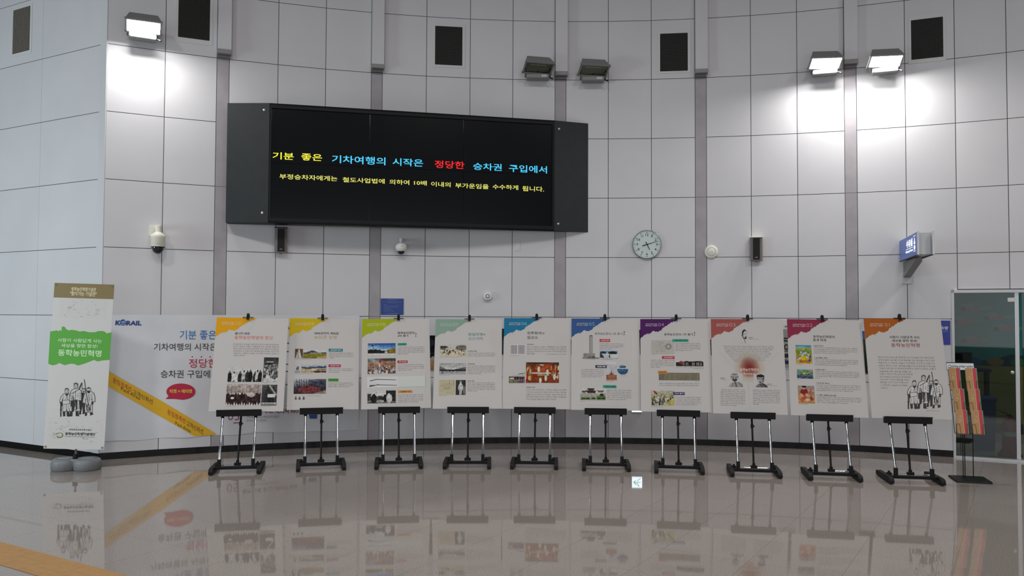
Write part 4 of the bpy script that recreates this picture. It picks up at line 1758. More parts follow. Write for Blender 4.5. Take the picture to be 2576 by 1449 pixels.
class Wrap:
    """flat print laid on the curved banner: pixel positions are carried to the wall"""

    def __init__(s, out=.0105):
        s.mb = MB()
        s.out = out

    def P(s, px, py, k=0):
        return wall_at(px, py, s.out + k).translation

    def poly(s, pts, k=0):
        from mathutils.geometry import tessellate_polygon
        # cut long edges so the print follows the wall
        vs = [Vector((a, b, 0)) for a, b in pts]
        tr = tessellate_polygon([vs])
        for t in tr:
            tri = [vs[i] for i in t]
            s._tri(tri, k)
        return s

    def _tri(s, t, k):
        e = [(t[i] - t[(i + 1) % 3]).length for i in range(3)]
        m = max(e)
        if m > 60:
            i = e.index(m)
            a, b, c = t[i], t[(i + 1) % 3], t[(i + 2) % 3]
            mid = (a + b) / 2
            s._tri([a, mid, c], k)
            s._tri([mid, b, c], k)
            return
        P = [s.P(v.x, v.y, k) for v in t]
        n = (P[1] - P[0]).cross(P[2] - P[0])
        if n.y > 0:
            P.reverse()
        s.mb.add(P, [(0, 1, 2)])

    def text(s, text, x0, y0, x1, y1, bold=.01, skew=0, slope=0, k=0):
        """y0 bottom, y1 top in pixels"""
        co, fs = glyphs(text, bold)
        vs = [s.P(x0 + c[0] * (x1 - x0) + skew * c[1], y0 + c[1] * (y1 - y0) + slope * c[0], k) for c in co]
        s.mb.add(vs, fs)
        return s

    def build(s, name, m, label=None):
        return tag(s.mb.build(name, m, vb), label)


band = Wrap(.0105)
band.poly([(bx0 + 1, 925), (272, 934), (412, 1012), (544.5, 1091.5), (531, 1094), (489, 1097), (273, 972), (bx0 + 1, 963)])
band.build('diagonal_band', mat('yellow band print', (228, 176, 24), .4), 'yellow diagonal band')
ang = (1092 - 936) / (544 - 275)
for t, x0, x1, yb, yt_, m in (('운임경계선', 284, 330, 962, 948, 'o'), ('고객신뢰선', 334, 384, 991, 978, 'b'), ('Paid Area', 304, 352, 981, 972, 'b'),
                              ('운임경계선', 421, 466, 1042, 1028, 'o'), ('고객신뢰선', 469, 511, 1071, 1057, 'b'), ('Paid Area', 441, 480, 1068, 1059, 'b')):
    wv = Wrap(.0115)
    sl = (x1 - x0) * ang * .93
    wv.text(t, x0, yb, x1, yt_, bold=.02 if m == 'o' else .004, slope=sl)
    wv.build('lettering', mat('orange red print', (190, 92, 22), .5) if m == 'o' else mat('olive black print', (70, 62, 30), .5))
lg = Wrap(.0105)
lg.text('K', 289.5, 818, 303.5, 806, bold=.05, skew=1.5)
lg.text('RAIL', 317, 818.5, 355.5, 806.8, bold=.04, skew=1.2)
lg.build('logo_lettering', mat('logo blue', (28, 62, 140), .4), 'blue railway logo lettering')
lg = Wrap(.0105)
lg.poly([(309.5 + 8.3 * math.cos(a), 812 + 6.6 * math.sin(a)) for a in [i * math.pi / 12 for i in range(24)]])
lg.poly([(302, 810), (305, 804.5), (310, 803), (314, 804.5), (308, 806), (304, 809)])
lg.build('logo_globe', mat('logo globe blue', (22, 90, 160), .4))
lg = Wrap(.0115)
lg.poly([(303, 811), (308, 808.5), (314, 809.5), (317, 812), (313, 811), (308, 810.8)])
lg.poly([(304, 815.5), (309, 814), (315, 815), (314, 816), (309, 815.2), (305, 816.3)])
lg.build('logo_stripe', M_vinyl)
for t, x0, x1, yb, yt_, c, nm in (('기분 좋은', 452, 544, 854, 831, (36, 118, 185), 'sky blue print'), ('기차여행의 시작은', 387, 545, 882, 863.5, (60, 58, 62), 'charcoal print'),
                                  ('정당한', 475, 546, 925, 902.5, (188, 28, 62), 'crimson print'), ('승차권 구입에서', 404, 548, 950.5, 931, (60, 58, 62), 'charcoal print')):
    Wrap(.0105).text(t, x0, yb, x1, yt_, bold=.006).build('lettering', mat(nm, c, .5))
for x in (483.5, 506.5, 528.5):
    Wrap(.0105).poly([(x + 1.6 * math.cos(a), 897.5 + 1.6 * math.sin(a)) for a in [i * math.pi / 4 for i in range(8)]]).build('dot', M_ink)
sb = Wrap(.0105)
sb.poly([(455 + 36.5 * math.cos(a), 985 + 20.5 * math.sin(a)) for a in [math.radians(t) for t in range(118, 118 + 336, 12)]] + [(437, 1003), (416.5, 1003.5), (424, 996)])
sb.build('speech_bubble', mat('crimson bubble print', (186, 22, 66), .4), 'crimson speech bubble')
Wrap(.0115).text('티켓 = 에티켓', 427, 989, 483.5, 979, bold=.03).build('lettering', mat('bubble yellow print', (232, 190, 70), .5))
Wrap(.0105).text('05', 573, 1057, 602, 1035, bold=-.012).poly([(587, 1063), (601, 1062), (601, 1064), (587, 1065)]).build('lettering', mat('dark crimson print', (130, 32, 52), .5))
Wrap(.0105).text('승차시에 두고 내리지 NO', 612, 1040, 752, 1027.5, bold=.02, slope=0).build('lettering', mat('dark crimson print', (130, 32, 52), .5))
Wrap(.0105).text('승차권을 구입하고 세상을 향한 사람이', 620, 1052, 702, 1045.5, bold=0, slope=-1).text('주인이 되는 정당한', 620, 1061, 670, 1055, bold=0, slope=-1).build('lettering', mat('grey print', (128, 126, 132), .5))
Wrap(.0105).text('N', 722.5, 830, 730, 821, bold=.03).build('lettering', mat('crimson print', (188, 28, 62), .5))
for y in (862, 883, 915, 933, 966, 1019):
    Wrap(.0105).poly([(719, y), (727, y), (727, y + 2.2), (719, y + 2.2)]).build('dash', M_greyink)
Wrap(.0105).poly([(777, 1043), (798, 1042), (797, 1053), (779, 1053)]).build('blue_patch', mat('blue patch print', (30, 78, 150), .5))

# ------------------------------------------------------------------ pictures hung on the wall behind the boards


def wall_picture(px0, py0, px1, py1, kind, label, seed):
    G = wall_at((px0 + px1) / 2, (py0 + py1) / 2)
    s = scale_at(G)
    w_, h_ = (px1 - px0) * s, (py1 - py0) * s
    t = thing('wall_poster', G, label, 'poster', 'posters on the wall seen only in slits between the boards')
    MB().box((0, 0, .008), (w_, h_, .008)).build('sheet', mat('poster sheet', (205, 205, 205), .4), t)
    print_mesh('picture', kind, 14, 40, (-w_ / 2 + .004, h_ / 2 - .004), (w_ / 2 - .004, h_ / 2 - .004), (w_ / 2 - .004, -h_ / 2 + .004), (-w_ / 2 + .004, -h_ / 2 + .004), .013, t, seed)
    return t


wall_picture(1069, 843, 1108, 932, 'sign_night', 'dark poster in the slit left of the seventh board', 51)
wall_picture(1240, 826, 1284, 892, 'sign_garden', 'green and blue poster in the slit left of the sixth board', 52)
wall_picture(1424, 853, 1452, 894, 'sign_film', 'narrow dark poster left of the fifth board', 53)
wall_picture(1592, 829, 1632, 892, 'sign_film', 'dark green poster in the slit left of the fourth board', 54)
wall_picture(1768, 853, 1808, 894, 'sign_film', 'dark striped poster left of the third board', 55)
G = wall_at(1978, 866)
s = scale_at(G)
zp = thing('zone_poster', G, 'white and grey zone poster in the slit left of the second board', 'poster')
MB().box((0, 0, .006), (.19, .62, .008)).build('sheet', mat('poster sheet white', (214, 215, 218), .4), zp)
MB().quad(-.09, -.30, .09, .19, .0105).build('grey_field', mat('poster grey field', (148, 150, 148), .5), zp)
MB().quad(-.09, -.25, .09, -.12, .0112).build('dark_block', mat('poster dark block', (30, 28, 48), .5), zp)
g = MB()
for r_, yc in ((.075, .0), (.045, .0)):
    pts = [(-.01 + r_ * math.cos(a), yc + r_ * math.sin(a)) for a in [math.radians(t) for t in range(20, 175, 12)]]
    g.line(pts, .016, .0112)
pts = [(.0 + .022 * math.cos(a), -.035 + .03 * math.sin(a)) for a in [math.radians(t) for t in range(0, 361, 24)]]
g.line(pts, .013, .0112)
g.quad(-.03, -.09, .03, -.08, .0112)
g.build('symbol', mat('poster black', (26, 24, 28), .5), zp)
g = put_text(MB(), '구역', -.03, .205, .06, .235, .0112, bold=.02)
g.build('lettering', mat('poster black', (26, 24, 28), .5), zp)
g = put_text(MB(), '역', -.02, -.215, .045, -.165, .012, bold=.01)
g.build('lettering', mat('poster pale print', (210, 210, 214), .5), zp)
wall_picture(2158, 832, 2196, 940, 'sign_hills', 'tall landscape poster in the slit left of the first board', 56)

# nursing room plate beside the door
G = wall_at(2374, 836)
s = scale_at(G)
np_ = thing('room_sign', G, 'deep blue nursing room plate between the first board and the glass door', 'sign')
MB().box((-.035, 0, .006), (.21, 61.5 * s, .012)).build('plate', mat('royal blue print', (34, 52, 150), .35), np_)
MB().box((-.035, 30.5 * s, .008), (.212, .008, .018)).build('top_trim', M_alu, np_)
g = put_text(MB(), '수유방', -.08, .032, .048, .072, .0128, bold=.02)
g.build('lettering', M_whiteplastic, np_)
g = put_text(MB(), '수유를 위한 방', -.06, .004, .046, .020, .0128, bold=.01)
g.build('lettering', mat('pale blue ink', (130, 160, 210), .5), np_)

# ------------------------------------------------------------------ easels and the ten exhibition boards
GEO = dict(W=.773, H=1.074, t=.351, zb=.614, yb=.341, fw=.238, fl=.548)
POSE = {10: (-2.850, 8.699, .1976, .069, .0155, -.0159), 9: (-2.008, 8.925, .2377, .016, .0291, -.0139),
        8: (-1.206, 9.048, .1333, -.032, .0257, .0131), 7: (-.477, 9.067, .0176, -.010, .0319, .0028),
        6: (.245, 9.067, -.0491, .020, -.0140, .0020), 5: (1.014, 8.979, -.0786, .006, -.0082, -.0002),
        4: (1.762, 8.838, -.1599, -.016, -.0069, .0084), 3: (2.515, 8.660, -.1772, -.025, -.0128, .0005),
        2: (3.262, 8.482, -.1801, .005, -.0094, -.0140), 1: (4.006, 8.320, -.1706, .046, -.0507, -.0002)}
WHICH = {10: 'first easel from the left, carrying the orange-cornered board 10', 9: 'second easel from the left, carrying the yellow-cornered board 09',
         8: 'third easel from the left, carrying the lime-cornered board 08', 7: 'fourth easel from the left, carrying the sage-cornered board 07',
         6: 'fifth easel from the left, carrying the cyan-cornered board 06', 5: 'sixth easel from the left, carrying the blue-cornered board 05',
         4: 'seventh easel from the left, carrying the purple-cornered board 04', 3: 'eighth easel from the left, carrying the brick-red-cornered board 03',
         2: 'ninth easel from the left, carrying the crimson-cornered board 02', 1: 'tenth easel from the left, carrying the brown-orange-cornered board 01'}


def easel_mat(k):
    x, y, a, dx, dt, rl = POSE[k]
    return Matrix.Translation((x, y, 0)) @ Matrix.Rotation(a, 4, 'Z')


foot_pts = [(0.0, 0.0), (.0, .030), (.012, .048), (.06, .058), (.20, .058), (.49, .050), (.548, .038), (.548, .0)]


def foot_mesh():
    b = MB()
    n = len(foot_pts)
    w_ = .042
    vs = [(-w_ / 2, y, z + .008) for y, z in foot_pts] + [(w_ / 2, y, z + .008) for y, z in foot_pts]
    b.add(vs, [tuple(range(n))[::-1], tuple(range(n, 2 * n))] + [(i, (i + 1) % n, n + (i + 1) % n, n + i) for i in range(n)][::-1])
    for y in (.05, .5):
        b.tube((0, y, 0), (0, y, .01), .014, n=10)
    return b.mesh('foot', M_blackplastic)


FOOT = foot_mesh()
LEG = MB().tube((0, .135, .13), (0, .335, .565), .0125, n=16).mesh('leg', M_chrome)
SOCK = MB().box((0, .128, .10), (.036, .036, .09), ch=.003).mesh('socket', M_blackplastic)
COLL = MB().tube((0, .33, .545), (0, .35, .592), .017, n=12).tube((-.024, .345, .585), (.024, .345, .585), .008, n=8).mesh('collar', M_blackplastic)
FBAR = MB().box((0, .128, .055), (.44, .03, .03), ch=.003).mesh('front_bar', M_black)
RBAR = MB().tube((-.21, .245, .062), (.21, .245, .062), .0095, n=12).mesh('cross_tube', M_chrome)
BRK = MB().box((0, .245, .062), (.045, .03, .034), ch=.003).tube((0, .245, .08), (0, .245, .095), .011, n=8).mesh('bracket', M_blackplastic)
LEDGE = MB().box((0, .318, .600), (.462, .05, .062), ch=.004).box((0, .29, .634), (.462, .006, .014)).mesh('ledge', M_black)


def inst(name, me, parent, loc=(0, 0, 0)):
    o = bpy.data.objects.new(name, me)
    COL.objects.link(o)
    o.parent = parent
    o.location = loc
    return o


def easel(k):
    x, y, a, dx, dt, rl = POSE[k]
    t = thing('easel', easel_mat(k), 'black easel with chrome legs, ' + WHICH[k], 'easel', 'display easels in a curved row')
    for sx in (-1, 1):
        inst('foot', FOOT, t, (sx * .238, 0, 0))
        lg_ = inst('leg', LEG, t, (sx * .17, 0, 0))
        tag(lg_, 'chrome leg')
        inst('socket', SOCK, t, (sx * .17, 0, 0))
        inst('collar', COLL, t, (sx * .17, 0, 0))
        inst('bracket', BRK, t, (sx * .205, 0, 0))
    inst('front_bar', FBAR, t)
    inst('cross_tube', RBAR, t)
    inst('ledge', LEDGE, t)
    inst('pole_base', bpy.data.meshes.get('pole_base') or MB().box((0, .245, .072), (.07, .03, .03), ch=.003).box((0, .25, .095), (.03, .024, .03)).mesh('pole_base', M_blackplastic), t)
    tilt = GEO['t'] + dt
    top = Vector((dx * .5, GEO['yb'] + GEO['H'] * math.sin(tilt) + .025, GEO['zb'] + GEO['H'] * math.cos(tilt) + .005))
    bot = Vector((0, .25, .08))
    MB().tube(bot, bot.lerp(top, .32), .0105, n=10).tube(bot.lerp(top, .30), top + Vector((0, .01, .02)), .008, n=10).build('pole', M_black, t)
    kn = bot.lerp(top, .26)
    MB().tube(kn + Vector((0, 0, -.02)), kn + Vector((0, 0, .02)), .016, n=10).tube(kn, kn + Vector((.028, 0, 0)), .006, n=8).build('clamp_knob', M_blackplastic, t)
    c = MB()
    c.box((0, -.012, -.002), (.115, .034, .008), ch=.002)
    c.box((0, -.012, .016), (.034, .03, .034), ch=.006)
    c.tube((-.012, -.012, .034), (.012, -.012, .034), .010, n=10)
    c.tube((0, -.03, .034), (0, -.018, .034), .004, n=8)
    c.box((0, -.045, -.012), (.03, .004, .03), ch=.001)
    c.build('clip', M_black, t, Matrix.Translation(top + Vector((0, -.01, .004))))
    return t


def board_mat(k):
    x, y, a, dx, dt, rl = POSE[k]
    t = GEO['t'] + dt
    ex, ev = Vector((1, 0, 0)), Vector((0, math.sin(t), math.cos(t)))
    e1 = ex * math.cos(rl) + ev * math.sin(rl)
    e2 = ev * math.cos(rl) - ex * math.sin(rl)
    F = frame((dx, GEO['yb'], GEO['zb']), e1, e2)
    return easel_mat(k) @ F


def homography(src, dst):
    A_ = []
    b_ = []
    for (x, y), (u, v) in zip(src, dst):
        A_.append([x, y, 1, 0, 0, 0, -u * x, -u * y])
        A_.append([0, 0, 0, x, y, 1, -v * x, -v * y])
        b_ += [u, v]
    h = np.linalg.solve(np.array(A_, float), np.array(b_, float))
    return lambda x, y: ((h[0] * x + h[1] * y + h[2]) / (h[6] * x + h[7] * y + 1), (h[3] * x + h[4] * y + h[5]) / (h[6] * x + h[7] * y + 1))


def Rgb(name, c):
    return mat(name, c, .55, spec=.08)


TAGC = {'teal': (28, 140, 150), 'crim': (200, 40, 84), 'green': (92, 178, 70), 'mint': (56, 176, 150), 'red': (206, 56, 70), 'orange': (240, 160, 60), 'violet': (66, 56, 110), 'plum': (72, 64, 92)}
# corner splash outline in board fractions (x right, y down)
SPLASH = [(0, 0), (.56, 0), (.52, .015), (.50, .03), (.485, .022), (.47, .038), (.45, .035), (.42, .055), (.40, .062), (.385, .078), (.365, .078), (.345, .095), (.325, .098), (.315, .115), (.30, .128), (.285, .13), (.25, .146), (.235, .138), (.215, .143), (.20, .132), (.185, .132), (.165, .145), (.155, .158), (.14, .155), (.135, .178), (.128, .160), (.105, .170), (.10, .158), (.085, .172), (.06, .176), (.045, .188), (.03, .20), (.012, .205), (0, .222)]


def exhibit(k, src, corner, name_c, label, items, stains=()):
    """src: the board's corners (tl, tr, br, bl) in measuring units; items are laid out in the same units"""
    W, Hh = GEO['W'], GEO['H']
    h = homography(src, [(-W / 2, Hh), (W / 2, Hh), (W / 2, 0), (-W / 2, 0)])
    sx = W / (src[1][0] - src[0][0])
    t = thing('exhibition_board', board_mat(k), label, 'board', 'numbered exhibition boards standing on the easels')
    MB().box((0, Hh / 2, -.003), (W, Hh, .006), 0).build('panel_sheet', M_board, t)
    mc = Rgb(name_c, corner)
    MB().poly([(-W / 2 + x * W, Hh - y * Hh) for x, y in SPLASH], .0008).build('corner_splash', mc, t)
    hd = MB()
    put_text(hd, '동학농민혁명기념관', -W / 2 + .08 * W, Hh - .062 * Hh, -W / 2 + .245 * W, Hh - .050 * Hh, .0016, bold=.01)
    put_text(hd, '"찾아가는 기념관"', -W / 2 + .07 * W, Hh - .082 * Hh, -W / 2 + .25 * W, Hh - .068 * Hh, .0016, bold=.01)
    hd.build('heading', mat('heading white ink', (205, 202, 200), .5), t)
    nb_ = put_text(MB(), '%02d' % k, -W / 2 + (.27 if k in (1, 10) else .258) * W, Hh - .083 * Hh, -W / 2 + (.335 if k in (1, 10) else .345) * W, Hh - .044 * Hh, .0016, bold=0)
    nb_.build('board_number', mat('number ink ' + name_c, tuple(min(255, int(c * .55 + 215 * .45)) for c in corner), .5), t)
    seed = k * 7
    body = MB()
    for it in items:
        kind = it[0]
        if kind == 't':          # title line: text, x0,y0,x1,y1, colour name, colour, bold
            _, tx, x0, y0, x1, y1, cn, cc, bd = it
            a = h(x0, (y0 + y1) / 2)
            b = h(x1, (y0 + y1) / 2)
            ya, yb = h((x0 + x1) / 2, y1)[1], h((x0 + x1) / 2, y0)[1]
            g = put_text(MB(), tx, a[0], ya, b[0], yb, .0010, bold=bd)
            g.build('title', mat(cn, cc, .5), t)
        elif kind == 'b':        # body text: x0,y0,x1,y1,lines,last-line share
            _, x0, y0, x1, y1, n, last = it[:7]
            m2 = it[7] if len(it) > 7 else 0
            p = (y1 - y0) / n
            for q in range(n):
                yy0, yy1 = y0 + p * q + p * .16, y0 + p * q + p * .80
                e = x1 if q < n - 1 else x0 + (x1 - x0) * last
                a = h(x0, (yy0 + yy1) / 2)
                b = h(e, (yy0 + yy1) / 2)
                ya, yb = h((x0 + x1) / 2, yy1)[1], h((x0 + x1) / 2, yy0)[1]
                nch = max(4, int((b[0] - a[0]) / max(yb - ya, .003) * .95))
                put_text(body, body_line(nch), a[0], ya, b[0], yb, .0010, mi=m2, bold=0)
        elif kind == 'h':        # small bold heading with a bullet
            _, tx, x0, y0, x1, y1 = it
            a, b = h(x0, y1), h(x1, y0)
            put_text(body, '★ ' + tx if False else tx, a[0] + (b[0] - a[0]) * .1, a[1], b[0], b[1], .0010, mi=0, bold=.03)
            body.quad(a[0], (a[1] + b[1]) / 2 - .004, a[0] + .008, (a[1] + b[1]) / 2 + .004, .0010, 0)
        elif kind == 'p':        # picture
            _, pk, x0, y0, x1, y1 = it[:6]
            seed += 1
            c = [h(x0, y0), h(x1, y0), h(x1, y1), h(x0, y1)]
            w_ = c[1][0] - c[0][0]
            hh_ = c[0][1] - c[3][1]
            nx = int(max(16, min(120, w_ / .0040)))
            ny = int(max(14, min(100, hh_ / .0040)))
            x_, X_ = (c[0][0] + c[3][0]) / 2, (c[1][0] + c[2][0]) / 2
            y_, Y_b = (c[0][1] + c[1][1]) / 2, (c[2][1] + c[3][1]) / 2
            z_ = it[6] if len(it) > 6 else .0012
            print_mesh('photograph', pk, nx, ny, (x_, y_), (X_, y_), (X_, Y_b), (x_, Y_b), z_, t, seed, ring=(pk == 'lake'))
        elif kind == 'c':        # caption under a picture
            _, x0, y0, x1, y1 = it
            a, b = h(x0, y1), h(x1, y0)
            put_text(body, body_line(16), a[0], a[1], b[0], b[1], .0010, mi=0, bold=0)
        elif kind == 'g':        # coloured tag
            _, col, tx, x0, y0, x1, y1, dark = it
            a, b = h(x0, y1), h(x1, y0)
            g = MB().quad(a[0], a[1], b[0], b[1], .0018)
            g.build('heading_tag', mat('tag ' + col, dim(TAGC[col], .72), .5, spec=.08), t)
            hh_ = b[1] - a[1]
            g = put_text(MB(), tx, a[0] + (b[0] - a[0]) * .14, a[1] + hh_ * .25, b[0] - (b[0] - a[0]) * .10, b[1] - hh_ * .25, .0024, bold=.03)
            g.build('tag_lettering', M_ink if dark else mat('heading white ink', (205, 202, 200), .5), t)
        elif kind == 'q':        # flat field
            _, x0, y0, x1, y1, cn, cc, z_ = it
            a, b = h(x0, y1), h(x1, y0)
            MB().quad(a[0], a[1], b[0], b[1], z_).build('printed_field', mat(cn, dim(cc), .5), t)
        elif kind == 'l':        # line drawing
            _, pts, wd, cn, cc = it
            MB().line([h(*p) for p in pts], wd, .0014).build('drawn_line', mat(cn, dim(cc), .5), t)
        elif kind == 'y':        # filled shape
            _, pts, cn, cc = it
            MB().poly([h(*p) for p in pts], .0016).build('drawn_shape', mat(cn, cc, .5), t)
        elif kind == 'f':        # the farmer group drawing
            farmers(t, lambda x, y: h(*it[1](x, y)))
    if body.v:
        tag(body.build('body_text', [mat('body grey ink', (108, 105, 106), .6), mat('pale green print', (150, 165, 150), .5)], t), kind='stuff')
    return t


def farmers(parent, P, z=.0014):
    """ink drawing of four standing farmers; P carries drawing units to the board"""
    w_ = MB()
    d_ = MB()
    s0 = abs(P(100, 0)[0] - P(0, 0)[0]) / 100

    def fill(mb, pts, zz):
        mb.poly([P(*p) for p in pts], zz)

    def ln(pts, wd, zz=None):
        d_.line([P(*p) for p in pts], wd * s0, zz or z + .0012)

    def oval(x, y, rx, ry, n=14):
        return [(x + rx * math.cos(2 * math.pi * i / n), y + ry * math.sin(2 * math.pi * i / n)) for i in range(n)]

    # third figure, behind, mostly dark
    fill(d_, [(418, 395), (455, 400), (455, 655), (430, 655), (428, 560), (408, 660), (385, 660), (400, 560), (405, 430)], z)
    fill(w_, oval(441, 365, 20, 26), z + .0003)
    ln(oval(441, 365, 20, 26) + [(461, 365)], 4)
    ln([(422, 352), (460, 352)], 7)
    ln([(432, 372), (450, 372)], 4)
    ln([(436, 384), (448, 384)], 7)
    fill(d_, [(370, 668), (392, 650), (414, 655), (410, 668)], z)
    fill(d_, [(426, 648), (450, 648), (458, 662), (428, 664)], z)
    # left figure
    fill(d_, [(183, 625), (214, 625), (216, 688), (188, 692)], z + .0004)
    fill(d_, [(231, 625), (264, 625), (272, 690), (234, 692)], z + .0004)
    fill(w_, [(185, 535), (268, 530), (280, 610), (262, 632), (238, 628), (232, 600), (226, 628), (190, 632), (176, 606)], z + .0006)
    ln([(185, 535), (176, 606), (190, 632), (226, 628), (232, 600), (238, 628), (262, 632), (280, 610)], 5)
    ln([(228, 545), (230, 600)], 4)
    ln([(200, 560), (196, 610)], 3)
    ln([(250, 555), (256, 605)], 3)
    fill(w_, [(206, 405), (180, 425), (156, 460), (147, 510), (172, 514), (180, 495), (182, 545), (268, 535), (272, 420), (258, 402)], z + .0008)
    ln([(206, 405), (180, 425), (156, 460), (147, 510), (172, 514), (182, 480)], 6)
    ln([(182, 470), (182, 545), (268, 535), (270, 410)], 5)
    ln([(180, 490), (268, 486)], 6)
    ln([(196, 440), (186, 480)], 4)
    ln([(228, 425), (248, 480)], 5)
    ln([(250, 430), (222, 470)], 4)
    fill(d_, [(213, 402), (258, 398), (256, 420), (236, 436), (218, 424)], z + .0010)
    fill(w_, oval(234, 380, 25, 30), z + .0012)
    ln(oval(234, 380, 25, 30) + [(259, 380)], 4, z + .0015)
    ln([(209, 366), (259, 364)], 4, z + .0015)
    ln([(220, 385), (230, 385)], 5, z + .0015)
    ln([(239, 385), (249, 384)], 5, z + .0015)
    ln([(226, 398), (244, 397)], 5, z + .0015)
    ln([(212, 352), (236, 340), (258, 352)], 8, z + .0015)
    fill(d_, [(150, 512), (182, 514), (184, 560), (158, 562)], z + .0010)
    ln([(163, 540), (160, 690)], 15)
    ln([(150, 605), (168, 612)], 8)
    # right figure
    fill(d_, [(462, 632), (486, 632), (482, 684), (456, 690)], z + .0004)
    fill(d_, [(519, 640), (546, 640), (562, 668), (524, 684)], z + .0004)
    fill(w_, [(464, 515), (552, 510), (548, 645), (516, 645), (506, 570), (500, 642), (462, 645), (455, 600)], z + .0006)
    ln([(464, 515), (455, 600), (462, 645), (500, 642), (506, 570), (516, 645), (548, 645), (552, 510)], 5)
    ln([(476, 540), (488, 630)], 11)
    ln([(500, 530), (478, 610)], 9)
    ln([(530, 540), (526, 630)], 8)
    fill(w_, [(474, 388), (450, 412), (432, 488), (430, 522), (460, 532), (476, 510), (548, 512), (580, 512), (581, 460), (568, 408), (536, 382)], z + .0008)
    ln([(474, 388), (450, 412), (432, 488), (430, 522), (460, 532), (472, 470)], 6)
    ln([(536, 382), (568, 408), (581, 460), (580, 512), (548, 512), (545, 470)], 6)
    ln([(505, 420), (512, 500)], 6)
    for yy in (420, 448, 476):
        ln([(530, yy), (548, yy + 8)], 6)
        ln([(455, yy + 10), (470, yy + 2)], 4)
    fill(d_, [(536, 510), (562, 512), (560, 545), (540, 548)], z + .0009)
    fill(w_, oval(503, 365, 25, 28), z + .0011)
    fill(d_, [(482, 372), (527, 372), (520, 398), (503, 408), (488, 398)], z + .0013)
    ln(oval(503, 362, 25, 28) + [(528, 362)], 4, z + .0015)
    fill(d_, [(474, 350), (488, 336), (503, 328), (520, 338), (534, 354), (520, 348), (490, 348)], z + .0014)
    ln([(448, 235), (470, 380), (492, 500), (520, 612)], 8, z + .0018)
    # big middle figure
    fill(d_, [(284, 490), (332, 485), (336, 560), (318, 628), (276, 622), (280, 555)], z + .0012)
    fill(w_, [(338, 485), (404, 485), (404, 560), (402, 622), (348, 626), (342, 560)], z + .0013)
    fill(d_, [(336, 485), (366, 485), (362, 540), (366, 600), (350, 622), (342, 560)], z + .0015)
    fill(d_, [(384, 486), (406, 486), (404, 600), (392, 612)], z + .0015)
    ln([(366, 500), (376, 600)], 5, z + .0018)
    fill(w_, [(270, 590), (292, 560), (296, 622), (274, 628)], z + .0016)
    ln([(272, 590), (268, 628), (318, 630), (326, 600)], 5, z + .0018)
    ln([(340, 600), (348, 628), (402, 624), (406, 560)], 5, z + .0018)
    fill(d_, [(276, 630), (306, 630), (302, 690), (244, 694), (250, 682), (272, 668)], z + .0018)
    fill(d_, [(344, 628), (377, 628), (380, 674), (394, 690), (344, 688)], z + .0018)
    fill(w_, [(332, 345), (292, 368), (276, 410), (266, 494), (298, 500), (330, 488), (384, 492), (416, 496), (417, 430), (412, 378), (384, 350)], z + .0020)
    ln([(332, 345), (292, 368), (276, 410), (266, 494), (298, 500), (306, 430)], 6, z + .0024)
    ln([(384, 350), (412, 378), (417, 430), (416, 496), (384, 492)], 6, z + .0024)
    ln([(298, 497), (340, 486), (384, 492)], 6, z + .0024)
    ln([(303, 404), (345, 380), (386, 352)], 7, z + .0024)
    ln([(346, 376), (338, 484)], 5, z + .0024)
    for yy in (400, 430, 460):
        ln([(394, yy), (406, yy + 14)], 6, z + .0024)
        ln([(284, yy), (292, yy + 16)], 5, z + .0024)
        ln([(318, yy), (312, yy + 18)], 4, z + .0024)
    ln([(372, 410), (374, 455)], 4, z + .0024)
    ln([(316, 450), (320, 486)], 10, z + .0024)
    ln([(384, 356), (400, 320), (419, 277)], 13, z + .0022)
    ln([(424, 290), (420, 350)], 5, z + .0022)
    fill(w_, oval(347, 316, 24, 33), z + .0026)
    ln(oval(347, 316, 24, 33) + [(371, 316)], 5, z + .0030)
    ln([(322, 302), (373, 300)], 5, z + .0030)
    fill(d_, [(318, 292), (322, 282), (346, 274), (350, 268), (356, 276), (372, 284), (376, 294), (350, 286)], z + .0030)
    ln([(332, 318), (343, 317)], 5, z + .0030)
    ln([(354, 316), (364, 315)], 5, z + .0030)
    ln([(340, 336), (356, 335)], 5, z + .0030)
    w_.build('drawing_fill', mat('drawing white', dim((226, 222, 221), .76), .5), parent)
    d_.build('farmer_drawing', M_ink, parent)


CAP = []
T_OR = ('t', 'title rust ink', (205, 82, 40))
for k in POSE:
    easel(k)

